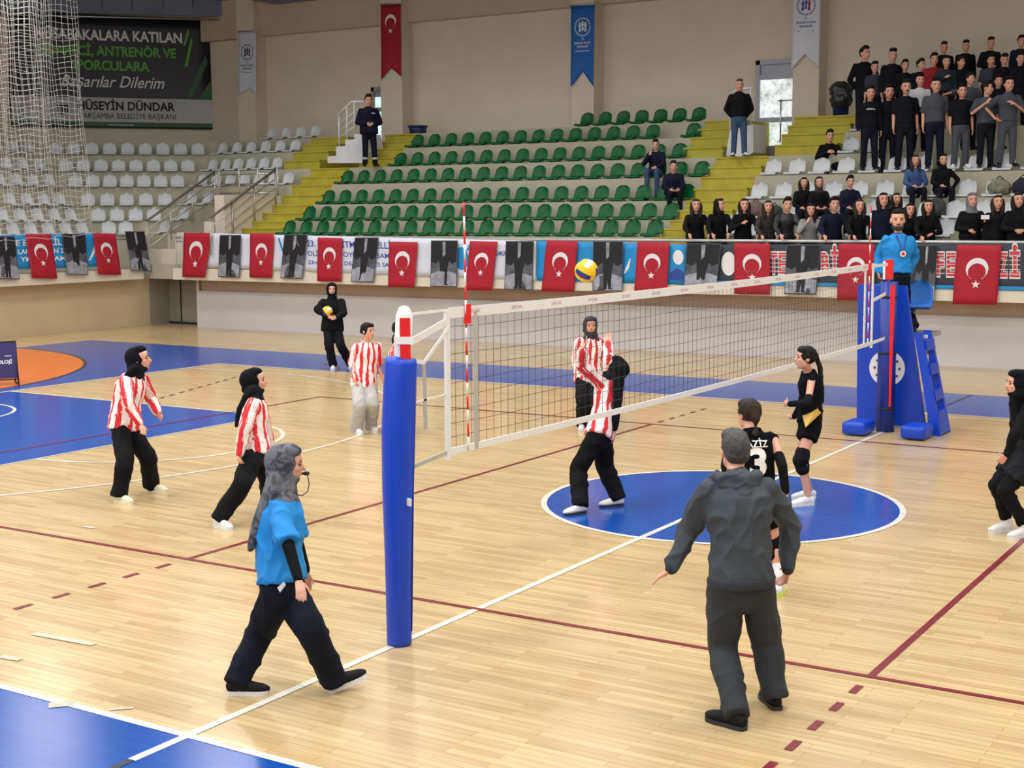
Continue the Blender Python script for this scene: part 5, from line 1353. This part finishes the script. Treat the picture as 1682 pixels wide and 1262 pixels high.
lk, J = court('P10', 1.63, -88, {'l': ((1335, 830), (1299, 833)), 'r': ((1337, 819), (1302, 821))}, (1330, 692), .0, (1328, 610), 1, (1322.5, 588), -1,
    {'l': ((1327, 662), -1, (1295, 664), 1, (1281, 661), 1), 'r': ((1316, 665), 1, (1304, 686), 1, (1294, 690), 1)}, look=-92, pitch=4, kn={'l': (1316, 758), 'r': (1315, 756)},
    outfit=dict(shirt=dict(sleeve='none', mat=M_jblack, fit=.012, hem=-.05, name='jersey'), trousers=('shorts', M_jblack, .098, .08, .098), hair=('tail', M_hair), tail=[atd(1340, 583, 14.3), atd(1347, 605, 14.3), atd(1350, 635, 14.3), atd(1351, 660, 14.3)], tailw=.034,
        arm_sleeve=(M_blackc, .75, .93), knee_pad=True, shoe=(M_shoew, M_sole), curl=1.25),
    label='player in black shorts with long dark ponytail and clenched fists beside the net')
lk10 = lk
lk, J = court('P12', 1.62, -90, {'r': ((1661, 873), (1627, 876)), 'l': ((1692, 882), (1657, 886))}, (1692, 734), -.05, (1676, 654), -1, (1671, 630), -1,
    {'l': ((1670, 712), -1, (1652, 749), 1, (1636, 767), 1), 'r': ((1668, 706), 1, (1655, 745), -1, (1640, 764), -1)}, look=-92, kn={'r': (1638, 797), 'l': (1652, 806)},
    outfit=dict(shirt=dict(sleeve='long', mat=M_blackc, fit=.014, hem=-.05, name='jersey'), trousers=('legging', M_blackc, .092, .068, .052), over_shorts=pm('charcoal_shorts', s2l(32, 34, 42), .85, .1, 8, spec=.15), knee_pad=True, sock=.42, scarf=dict(mat=M_scarf), shoe=(M_shoew, M_sole), curl=.4),
    label='crouching player in black with black headscarf at the right picture edge')
# --- referee walking, coach, first referee
d3 = 8.72
lk, J3 = court('P3', 1.60, 88, {'r': ((377, 1141), (440, 1140)), 'l': ((546, 1137), (598, 1113))}, (463, 958), .0, (465, 806), 1, (473, 762), 1,
    {'r': ((474, 897), -1, (491, 955), -1, (498, 991), -1), 'l': ((488, 888), 1, (503, 940), 1, (508, 972), 1)}, look=84, pitch=-4, kn={'r': (427, 1040), 'l': (512, 1036)}, lift=(0, 0, 0, .07),
    outfit=dict(w=1.12, shirt=dict(sleeve='short', mat=M_cyan, fit=.028, hem=.02, name='polo_shirt', crumple=.010), trousers=('long', M_navyc, .108, .088, .080), arm_sleeve=(M_blackc, .55, .93), shoe=(M_shoeb, M_sole), curl=.35,
        scarf=dict(mat=M_gscarf, tails=[([atd(458, 775, d3), atd(446, 808, d3-.05), atd(430, 850, d3-.06), atd(416, 890, d3-.05), atd(411, 902, d3-.05)], [(.07, .06), (.085, .055), (.085, .05), (.06, .035), (.03, .02)])])),
    label='woman referee in cyan shirt and patterned grey headscarf walking past the net post', vox=.0075)
rt3 = lk['root']; M3 = rt3.matrix_basis.inverted()
b = MB(); q = M3 @ atd(503, 778, d3); b.ell(q, ((.014, 0, 0), (0, .022, 0), (0, 0, .013))); b.cap(q, q-V((0, .02, 0)), .008, .008, 8); b.build('whistle', M_blk, rt3)
b = MB(); P = [M3 @ atd(u, v, d3-.06) for u, v in ((505, 780), (508, 795), (505, 808), (497, 814), (488, 813), (482, 808))]; b.tube(P, .0035, 6); b.build('whistle_cord', M_blk, rt3)
b = MB(); q = M3 @ atd(456, 965, dep(J3['hip_r'])-.145); b.prism([q, q+V((0, .04, .035)), q+V((0, .05, .015)), q+V((0, .015, -.03))], (.012, 0, 0)); b.build('pocket_tag', M_white, rt3)
lk, J = court('P11', 1.72, -6, {'l': ((1221, 1200), (1163, 1182)), 'r': ((1277, 1168), (1254, 1143))}, (1217, 950), .03, (1209, 778), 1, (1207, 741), 1,
    {'l': ((1133, 869), 1, (1102, 935), 1, (1066, 959), 1), 'r': ((1297, 859), 1, (1294, 936), 1, (1287, 966), 1)}, look=-8, kn={'l': (1187, 1062), 'r': (1258, 1052)}, pn={'l': V((.2, .1, -1))},
    outfit=dict(fem=False, w=1.03, shirt=dict(sleeve='long', mat=M_coach, fit=.030, hem=-.02, name='hooded_jacket', rib=True, crumple=.0115, collar=True), trousers=('long', M_coacht, .112, .092, .080), hair=('crop', M_hairg), shoe=(M_shoeb, M_soleb), curl_l=.15, curl_r=.8, spread=1.5),
    label='coach in hooded charcoal jacket seen from behind with arms held out', vox=.0075)
L, k = lk['L'], lk['k']; b = MB()
fw = L['d_fwd']; nk = L['neck']
b.ell(nk-fw*.075-V((0, 0, .045)), (L['d_sh']*.135, fw*.062, V((0, 0, .10)))); b.loft([nk+L['d_sh']*.13+fw*.03-V((0, 0, .01)), nk+L['d_sh']*.10-fw*.07+V((0, 0, .01)), nk-fw*.10+V((0, 0, .005)), nk-L['d_sh']*.10-fw*.07+V((0, 0, .01)), nk-L['d_sh']*.13+fw*.03-V((0, 0, .01))], [(.04, .04)]*5, None, 12)
b.cap(nk-fw*.10-V((0, 0, .10)), nk-fw*.085-V((0, 0, .15)), .075, .03)
me = remesh(b, .010, 3); crumple(me, .010, 9, seed=4); finish(me, 'hood', M_coach, lk['shirt'])
ZPL = ZP
g0 = V((.02, 6.10, ZPL)); hz = aty(1474, 341, 6.12).z; HR = (hz-ZPL)/1.005
fr = [proj(g0+V(o)) for o in ((-.12, .10, 0), (-.16, -.15, 0), (.14, .10, 0), (.17, -.15, 0))]
lk, J = court('P13', HR, 172, {'r': (fr[0], fr[1]), 'l': (fr[2], fr[3])}, (1473, 452), .0, (1476, 386), -1, (1474.5, 360), -1,
    {'r': ((1444, 420), 1, (1443, 448), -1, (1446, 466), -1), 'l': ((1503, 420), 1, (1492, 449), -1, (1484, 467), -1)}, look=188, kn={'r': (1462, 500), 'l': (1486, 500)}, ground=ZPL,
    outfit=dict(fem=False, hs=1.16, w=1.14, shirt=dict(sleeve='long', mat=M_cyan, fit=.032, hem=.03, name='polo_shirt', collar=False), trousers=('long', M_navyc, .098, .078, .066), hair=('short', M_hair), shoe=(M_shoeb, M_soleb), curl=.8),
    label='bearded man referee in cyan long-sleeved shirt standing on the blue stand')
rt = lk['root']; L = lk['L']; nk = L['neck']; fw = L['d_fwd']; rr = L['d_sh']; hd_, f_, u_, r_ = L['head'], L['d_hf'], L['d_hu'], L['d_hr']
q_ = 1.24; b = MB(); b.ell(hd_+(f_*.060-u_*.088)*q_, (r_*.054*q_, f_*.036*q_, u_*.030*q_)); b.ell(hd_+(f_*.022-u_*.07)*q_, (r_*.067*q_, f_*.05*q_, u_*.045*q_)); b.ell(hd_+(f_*.088-u_*.043)*q_, (r_*.028*q_, f_*.008*q_, u_*.006*q_)); b.build('beard', M_brow, rt)
b = MB(); b.loft([nk+V((0, 0, -.02)), nk+V((0, 0, .03))], [(.085, .08), (.068, .066)], rr, 16, False); b.build('collar', M_navy, lk['shirt'])
ch = lk['k'](.62)+fw*.185
b = MB()
for q in (-1, 1): b.prism([nk+rr*(.060*q)+fw*.10, nk+rr*(.085*q)+fw*.095, ch+rr*.012*q+rr*.012+V((0, 0, 0)), ch+rr*.012*q-rr*.012], fw*.006)
b.build('lanyard', M_navy, rt)
b = MB(); b.prism([ch+rr*(.042*math.cos(i*.5236))+V((0, 0, -.045+.042*math.sin(i*.5236))) for i in range(12)], fw*.012); b.build('badge', M_white, rt)
b = MB(); b.prism([ch+fw*.013+rr*(.024*math.cos(i*.5236))+V((0, 0, -.045+.024*math.sin(i*.5236))) for i in range(12)], fw*.003); b.build('badge_mark', M_redp, rt)

# lettering on the black jersey, laid on the cloth
from mathutils.bvhtree import BVHTree
def on_cloth(ob, root, items, mat, name):
    me = ob.data; bvh = BVHTree.FromPolygons([v.co for v in me.vertices], [tuple(p.vertices) for p in me.polygons])
    for s, c, rr, h, w_, dirn, bold in items:
        vs, fs, w0 = text_mesh(s, bold)
        import bmesh
        bm = bmesh.new(); bv = [bm.verts.new((x, y, 0)) for x, y in vs]
        for f in fs:
            try: bm.faces.new([bv[i] for i in f])
            except ValueError: pass
        bmesh.ops.triangulate(bm, faces=bm.faces[:])
        for _ in range(4):
            le = [e for e in bm.edges if e.calc_length() > .09]
            if not le: break
            bmesh.ops.subdivide_edges(bm, edges=le, cuts=1); bmesh.ops.triangulate(bm, faces=bm.faces[:])
        bm.verts.index_update(); vs = [(v.co.x, v.co.y) for v in bm.verts]; fs = [tuple(v.index for v in f.verts) for f in bm.faces]; bm.free()
        b = MB(); out = []
        for vx, vy in vs:
            p = c+rr*((vx/w0-.5)*w_)+V((0, 0, 1))*(vy/.7*h)-dirn*.5
            hit = bvh.ray_cast(p, dirn)
            out.append((hit[0]-dirn*.006) if hit[0] is not None else p+dirn*.4)
        b.add(out, fs); o = b.build(name, mat, ob)
L, k = lk9['L'], lk9['k']; rr = L['d_sh']; fw = L['d_fwd']
on_cloth(lk9['shirt'], lk9['root'], [('3', k(.42), rr, .20, .13, fw, .04)], M_white, 'number')
on_cloth(lk9['shirt'], lk9['root'], [('AZ\u0130Z', k(.80), rr, .048, .17, fw, .02)], M_white, 'name_lettering')
on_cloth(lk9['shirt'], lk9['root'], [('ERAL', k(.26), rr, .048, .20, fw, .02)], M_white, 'team_lettering')
for lkx, sg in ((lk10, -1),):
    L, k = lkx['L'], lkx['k']; fw = L['d_fwd']; rr = L['d_sh']
    # gold flash at the hem of the jersey on the near side
    me = lkx['shirt'].data; bvh = BVHTree.FromPolygons([v.co for v in me.vertices], [tuple(p.vertices) for p in me.polygons])
    b = MB()
    for pts in ([(-.09, .20), (-.04, .30), (.10, .14), (.13, .02)], [(.04, .24), (.09, .30), (-.08, .12), (-.12, .02)]):
        out = []
        for a_, t in pts:
            p = k(t)+fw*a_-rr*.5; hit = bvh.ray_cast(p, rr); out.append((hit[0] or p)-rr*.004)
        b.add(out, [(0, 1, 2, 3)])
    b.build('gold_flash', M_gold, lkx['shirt'])

# ================================================================== SPECTATORS
ARMS = {'down': ((.04, -.02, -.28), (.05, .03, -.53), (.05, .07, -.68)), 'rail': ((.07, .14, -.22), (.0, .36, -.35), (-.03, .45, -.46)), 'railw': ((.11, .12, -.22), (.07, .36, -.36), (.05, .44, -.48)),
        'fold': ((.09, .02, -.27), (-.10, .18, -.30), (-.18, .20, -.34)), 'chest': ((.11, .03, -.26), (-.12, .20, -.13), (-.21, .20, -.08)), 'up': ((.16, .12, -.06), (.06, .22, .16), (.03, .20, .27)),
        'hip': ((.21, -.06, -.20), (.07, .06, -.40), (-.01, .11, -.46)), 'over': ((.25, .02, -.05), (.44, .14, -.10), (.48, .22, -.16)), 'mouth': ((.10, .15, -.23), (-.07, .23, -.01), (-.12, .21, .09)),
        'lap': ((.07, .10, -.26), (-.05, .33, -.34), (-.13, .38, -.36)), 'phone': ((.10, .05, -.26), (.02, .26, -.14), (.0, .33, -.08)), 'behind': ((.10, -.08, -.27), (-.06, -.14, -.47), (-.12, -.14, -.54)), 'point': ((.14, .16, -.12), (.08, .40, -.08), (.06, .52, -.08)),
        'clap': ((.12, .08, -.25), (-.10, .28, -.06), (-.15, .34, .02))}
def local_frame(fwd): return fwd.cross(V((0, 0, 1))), fwd
def spect(u, vtop, y, ground, label, shirt, trousers, ar='down', al='down', alpha=178, pose='stand', lean=0, look=None, pitch=0, hair=('short', M_hair), fem=False, Hfix=None, w=1.0, skin_=None, scarf=None, sleeve='long', shoe=None, op=False, group=None, dx=0, seatz=None, feetz=None, fit=.02, hem=-.06, vox=.016, collar=False, pocket=None):
    q = aty(u, vtop, y); U = V((0, 0, 1)); fwd = facing(alpha); r = fwd.cross(U)
    if pose == 'stand': H = Hfix or max(1.52, min(1.88, q.z-ground))
    else: H = Hfix or max(1.5, min(1.85, (q.z-seatz-.06)/.545))
    s = H/1.7; J = {'H': H, 'ground': ground, 'd_fwd': fwd, 'd_hip': r, 'd_sh': r}
    b0 = V((q.x+dx, y, ground))
    if pose == 'stand':
        P = b0+U*.525*H-fwd*.02
        la = math.radians(lean); sp = U*math.cos(la)+fwd*math.sin(la)
        if lean: P = P-fwd*(.10*lean/20)
    else:
        P = V((q.x, y, seatz+.10)); la = math.radians(lean); sp = U*math.cos(la)+fwd*math.sin(la)
    J['pelvis'] = P; J['neck'] = P+sp*.300*H
    lf = facing(look if look is not None else alpha); a = math.radians(pitch); f = (lf*math.cos(a)+U*math.sin(a)).normalized(); rr = lf.cross(U).normalized()
    J['d_hf'], J['d_hr'], J['d_hu'] = f, rr, rr.cross(f)
    J['head'] = J['neck']+(sp+U).normalized()*.105*H+fwd*.015*s
    for sd, g in (('r', 1), ('l', -1)):
        S = J['neck']+r*(g*.102*H*(1.05 if not fem else .98))-sp*.045*H; J['sh_'+sd] = S
        J['hip_'+sd] = P+r*(g*.052*H)-U*.02*H
        for nm, o3 in zip(('el_', 'wr_', 'hd_'), ARMS[ar if sd == 'r' else al]): J[nm+sd] = S+(r*(g*o3[0])+fwd*o3[1]+U*o3[2])*s
        if pose == 'stand':
            st = .085*H*(1+.2*random.random()); A = b0+r*(g*st*.75)+U*.075*s+fwd*(random.uniform(-.05, .05)); J['an_'+sd] = A
            J['kn_'+sd] = J['hip_'+sd].lerp(A, .5)+fwd*.025
        else:
            fz = feetz if feetz is not None else ground; K = J['hip_'+sd]+fwd*.245*H*.97+U*.03+r*(g*.04); J['kn_'+sd] = K
            A = V((K.x, K.y, fz+.085))-fwd*.04; J['an_'+sd] = A
        td = (fwd*.95+r*(g*.25)).normalized(); J['heel_'+sd] = J['an_'+sd]-td*.055*s-U*.078*s; J['toe_'+sd] = J['heel_'+sd]+td*.158*H
    if pose == 'sit': J['ground'] = feetz if feetz is not None else ground
    o = dict(fem=fem, w=w*1.06, hs=1.12, shirt=dict(sleeve=sleeve, mat=shirt, fit=fit, hem=hem, name='top', collar=collar), trousers=('long', trousers, .092*s, .072*s, .066*s), shoe=shoe or (M_shoeb, M_soleb), curl=.5, open=op)
    if hair: o['hair'] = hair
    if scarf: o['scarf'] = dict(mat=scarf)
    if skin_: o['skin'] = skin_
    if hair and hair[0] == 'tail': o['tail'] = [J['head']-f*.10-U*.05, J['head']-f*.11-U*.2]
    lk = figure(J, o, label, group, vox); return lk, J
M_tee = pm('black_tee_cloth', (.006, .007, .011), .85, .25, 6, spec=.15); M_polo = pm('grey_polo_cloth', s2l(64, 68, 78), .85, .12, 6); M_polo2 = pm('slate_shirt_cloth', s2l(46, 50, 66), .85, .12, 6)
M_redt = pm('red_top_cloth', s2l(150, 16, 30), .8, .1, 6); M_whitet = pm('white_tee_cloth', s2l(205, 206, 210), .8, .05, 6); M_jean = pm('blue_jean_cloth', s2l(52, 74, 108), .85, .15, 9); M_dknavy = pm('dark_navy_cloth', s2l(22, 26, 44), .85, .15, 6, spec=.15)
M_teal = pm('dark_teal_cloth', s2l(18, 40, 50), .85, .15, 6); M_hoodg = pm('light_grey_hoodie', s2l(150, 148, 146), .85, .08, 8); M_denim = pm('denim_shirt_cloth', s2l(56, 82, 132), .85, .12, 9); M_brownp = pm('brown_camo_cloth', s2l(48, 42, 38), .85, .45, 12); M_leather = pm('black_leather', (.012, .012, .016), .35, .2, 8, bump=.5, bscale=9)
M_greyscarf = pm('grey_scarf_cloth', s2l(104, 106, 114), .85, .12, 10); M_gjean = pm('grey_jean_cloth', s2l(70, 74, 84), .85, .15, 9)
LONG = ('long', M_hair); LB = ('long', M_hairb)
# front row leaning on the rail, from left to right
FR = [(1143, 330, 'girl with fringe and long brown hair, leftmost spectator leaning on the rail', M_blackc, 'rail', 'railw', dict(hair=LB, fem=True, w=1.1)),
      (1181, 329, 'long-haired girl in black turning her head, second from left at the rail', M_blackc, 'rail', 'rail', dict(hair=LONG, fem=True, look=120)),
      (1222, 329, 'girl in black sweatshirt with a hand on her chest at the rail', M_blackc, 'chest', 'railw', dict(hair=LONG, fem=True)),
      (1261, 332, 'girl in brown mottled jacket with long brown hair at the rail', M_brownp, 'rail', 'rail', dict(hair=LB, fem=True)),
      (1293, 329, 'young person in shiny black leather jacket with clasped hands over the rail', M_leather, 'rail', 'rail', dict(hair=('short', M_hair), look=182)),
      (1331, 338, 'girl in light grey hoodie covering her mouth at the rail', M_hoodg, 'mouth', 'rail', dict(hair=LONG, fem=True)),
      (1370, 328, 'boy with short hair in navy sweater, both hands over the rail', M_dknavy, 'railw', 'railw', dict(hair=('short', M_hair), w=1.05)),
      (1411, 330, 'girl in dark top with long dark hair left of the far antenna', M_blackc, 'rail', 'rail', dict(hair=LB, fem=True)),
      (1451, 321, 'taller girl in black zipped jacket between the antenna and the referee', M_dknavy, 'down', 'down', dict(hair=LONG, fem=True)),
      (1494, 337, 'girl in black partly hidden behind the referee in cyan', M_blackc, 'rail', 'rail', dict(hair=LONG, fem=True)),
      (1524, 331, 'girl in black with bangs just right of the referee in cyan', M_blackc, 'rail', 'fold', dict(hair=LONG, fem=True)),
      (1597, 322, 'woman in grey headscarf and black top holding up a pale phone', M_blackc, 'fold', 'phone', dict(hair=None, scarf=M_greyscarf, fem=True, w=1.15)),
      (1639, 325, 'girl with long brown hair in black, second from the right at the rail', M_blackc, 'down', 'down', dict(hair=LB, fem=True)),
      (1673, 321, 'girl in black with white collar clasping hands, rightmost at the rail', M_blackc, 'fold', 'fold', dict(hair=LONG, fem=True, collar=True))]
for i, (u, v, lab, mt, ar, al, kw) in enumerate(FR):
    lk, J = spect(u, v-4, 13.93, DECK, lab, mt, M_navyc, ar, al, kw.pop('alpha', 182 if i < 10 else 186), lean=16 if 'rail' in ar+al else 4, **kw)
    if 'pale phone' in lab:
        w_ = lk['L']; b = MB(); c = w_['hd_l']+V((.0, .03, .02)); b.box(c, (.15, .012, .08)); b.build('phone', M_white, lk['root'])
# second row seated behind them
for u, v, k, lab, mt, kw in ((1320, 296, 1, 'seated girl in black with long black hair behind the grey hoodie girl', M_blackc, dict(hair=LONG, fem=True)),
        (1345, 293, 1, 'seated girl in black coat with patterned scarf ends behind the rail row', M_blackc, dict(hair=None, scarf=pm('dark_brown_scarf', s2l(50, 44, 42), .85, .3, 14), fem=True, w=1.15)),
        (1396, 297, 1, 'seated student in black padded coat resting an arm behind the navy sweater boy', M_dknavy, dict(hair=('short', M_hair), fem=True, w=1.2)),
        (1472, 323, 0, 'dark-haired student whose head shows behind the referee', M_blackc, dict(hair=LONG, fem=True)),
        (1503, 257, 2, 'seated girl in blue denim shirt with long dark hair', M_denim, dict(hair=LB, fem=True)),
        (1548, 260, 2, 'seated girl in black hooded sweatshirt and headscarf with hand on hip', M_blackc, dict(hair=None, scarf=M_scarf, fem=True, al='hip', w=1.1))):
    spect(u, v, YK[k]+.02, DECK, lab, mt, M_navyc, 'lap', kw.pop('al', 'lap'), 182, 'sit', 4, seatz=ZK[k]+.06, feetz=(ZK[k-1] if k else DECK), **kw)
# students standing in the right-hand stand
Z3s, Z5, Z6 = ZK[3]+.10, ZK[5], ZK[6]
dk = dict(sleeve='short')
BOYS = [ # third (front) line on the fourth row
 (1430, 143, 3, 'boy in black printed sweatshirt standing at the left end of the front student line', M_tee, M_navyc, 'down', 'down', dict(pr=1)),
 (1461, 141, 3, 'boy in black sweatshirt half hidden behind the printed sweatshirt boy', M_tee, M_navyc, 'down', 'over', dict(back=.3)),
 (1489, 133, 3, 'boy in black tee with open mouth and one leg stepped out', M_tee, M_navyc, 'down', 'down', dict(sleeve='short', op=True, w=1.08)),
 (1538, 130, 3, 'boy in dark grey polo standing front centre of the students', M_polo, M_dknavy, 'down', 'down', dict(sleeve='short', collar=True, w=1.05)),
 (1581, 140, 3, 'boy in black tee and faded grey jeans with white trainers', M_tee, M_gjean, 'down', 'down', dict(sleeve='short', shoe=1)),
 (1622, 135, 3, 'boy in grey polo turned to his left pointing with bent arm', M_polo, M_navyc, 'clap', 'down', dict(sleeve='short', look=120)),
 (1658, 128, 3, 'boy in grey polo with a hand on his hip near the right picture edge', M_polo, M_gjean, 'hip', 'chest', dict(sleeve='short', collar=True)),
 # second line
 (1437, 118, 5, 'boy in slate polo looking down the line behind the printed sweatshirt boy', M_polo2, M_navyc, 'down', 'down', dict(sleeve='short')),
 (1487, 110, 5, 'boy in black behind the open-mouthed boy', M_tee, M_navyc, 'down', 'down', {}),
 (1513, 101, 5, 'boy in black jacket leaning his head beside the red top', M_tee, M_navyc, 'down', 'down', dict(look=150)),
 (1535, 89, 5, 'boy in red top standing in the upper student rows', M_redt, M_navyc, 'down', 'down', {}),
 (1512, 123, 4, 'boy in white tee standing between the black tee boys', M_whitet, M_navyc, 'down', 'down', dict(sleeve='short')),
 (1555, 98, 5, 'boy in dark teal jumper with a hand raised to his chest', M_teal, M_navyc, 'chest', 'down', dict(back=-.25)),
 (1578, 98, 5, 'boy in black looking left beside the teal jumper', M_tee, M_navyc, 'down', 'down', dict(look=140)),
 (1594, 121, 4, 'shouting boy in grey polo with an arm over a neighbour', M_polo, M_navyc, 'over', 'down', dict(sleeve='short', op=True, look=150)),
 (1628, 101, 5, 'shouting boy in dark grey printed tee in the second student line', M_polo2, M_navyc, 'down', 'down', dict(sleeve='short', op=True)),
 (1650, 95, 5, 'boy in black with head bowed in the second student line', M_tee, M_navyc, 'down', 'down', dict(pitch=-15)),
 (1676, 99, 5, 'boy in black at the right edge of the second student line', M_tee, M_navyc, 'down', 'down', {}),
 (1640, 140, 4, 'boy glimpsed between the two grey polo boys on the right', M_tee, M_navyc, 'down', 'down', dict(back=.1)),
 # top line against the wall
 (1421, 78, 6, 'boy in black jacket over grey tee, leftmost of the top student line', M_blackc, M_navyc, 'behind', 'behind', dict(look=150, lo=1)),
 (1467, 82, 6, 'boy in black hooded top, second from the left of the top student line', M_tee, M_navyc, 'down', 'down', dict(lo=1)),
 (1551, 71, 6, 'boy in black behind the red top against the wall', M_tee, M_navyc, 'down', 'down', {}),
 (1587, 68, 6, 'boy in black jumper in the middle of the top student line', M_tee, M_navyc, 'down', 'down', {}),
 (1628, 63, 6, 'boy in black jumper with tall quiff in the top student line', M_tee, M_navyc, 'fold', 'fold', dict(w=1.05)),
 (1678, 60, 6, 'boy in dark navy at the right picture edge of the top student line', M_dknavy, M_navyc, 'down', 'down', {})]
for u, v, k, lab, mt, tm, ar, al, kw in BOYS:
    kw = dict(kw); prn = kw.pop('pr', 0); bk = kw.pop('back', 0); lo = kw.pop('lo', 0)
    if kw.pop('shoe', 0): kw['shoe'] = (M_shoew, M_sole)
    y, g = {3: (YK[3]+.22, ZK[3]+.09), 4: (YK[4]+.1, ZK[4]+.02), 5: (YK[5]+.2, ZK[5]+.02), 6: (YK[6]+.3, ZK[6]+.02)}[k]
    if lo: y, g = YK[5]+.2, ZK[5]+.02
    y += bk
    if bk > .2: g = ZK[k]+.02
    lk, J = spect(u, v, y, g, lab, mt, tm, ar, al, kw.pop('alpha', 184), hair=('short' if random.random() < .5 else 'fade', M_hair), **kw)
    if prn:
        L, kk = lk['L'], lk['k']; on_cloth(lk['shirt'], lk['root'], [('APRAL', kk(.66), -L['d_sh'], .035, .19, -L['d_fwd'], .02)], M_white, 'chest_lettering')
# men on the steps and among the green seats
zl4 = ZK[4]
lk, J = spect(1215, 131, 17.35, zl4+.01, 'standing man in dark jacket and blue jeans on top of the right yellow steps', M_blackc, M_jean, 'behind', 'behind', 184, hair=('crop', M_hairg), w=1.08, shoe=(M_shoew, M_soleb), fit=.03, collar=True, vox=.014)
lk, J = spect(605, 153, 17.3, zl4+.01, 'guard in dark uniform with grey ankle bands standing on top of the left yellow steps', M_dknavy, M_navyc, 'fold', 'fold', 165, hair=('short', M_hair), w=1.12, fit=.04, hem=-.22, collar=True, vox=.014)
L = lk['L']
for sd in 'rl':
    b = MB(); A, K = L['an_'+sd], L['kn_'+sd]; b.loft([A.lerp(K, .22), A.lerp(K, .36)], [(.078, .082)]*2, None, 14, False); b.build('ankle_band', M_strip, lk['root'])
b = MB(); c = lk['k'](.74)+L['d_fwd']*.17-L['d_sh']*.09; b.box(c, (.12, .02, .03)); b.build('chest_patch', M_strip, lk['shirt'])
lk, J = spect(1079, 233, YK[3]+.05, ZK[2], 'seated man in dark coat and blue jeans resting his chin on his hand', M_dknavy, M_jean, 'mouth', 'lap', 205, 'sit', 8, seatz=ZK[3]+.06, feetz=ZK[2], w=1.1, fit=.035, look=190, vox=.014)
lk, J = spect(1106, 262, YK[2]+.05, ZK[1], 'seated man in dark jacket below the chin-resting man, hands in lap', M_dknavy, M_navyc, 'lap', 'lap', 180, 'sit', 3, seatz=ZK[2]+.06, feetz=ZK[1], w=1.15, fit=.035, vox=.014)
lk, J = spect(1362, 229, YK[4]-.02, ZK[3], 'boy in black sitting with crossed arms below the litter bin', M_blackc, M_navyc, 'chest', 'chest', 182, 'sit', 8, seatz=ZK[3]+.12, feetz=ZK[2]+.2, Hfix=1.62)
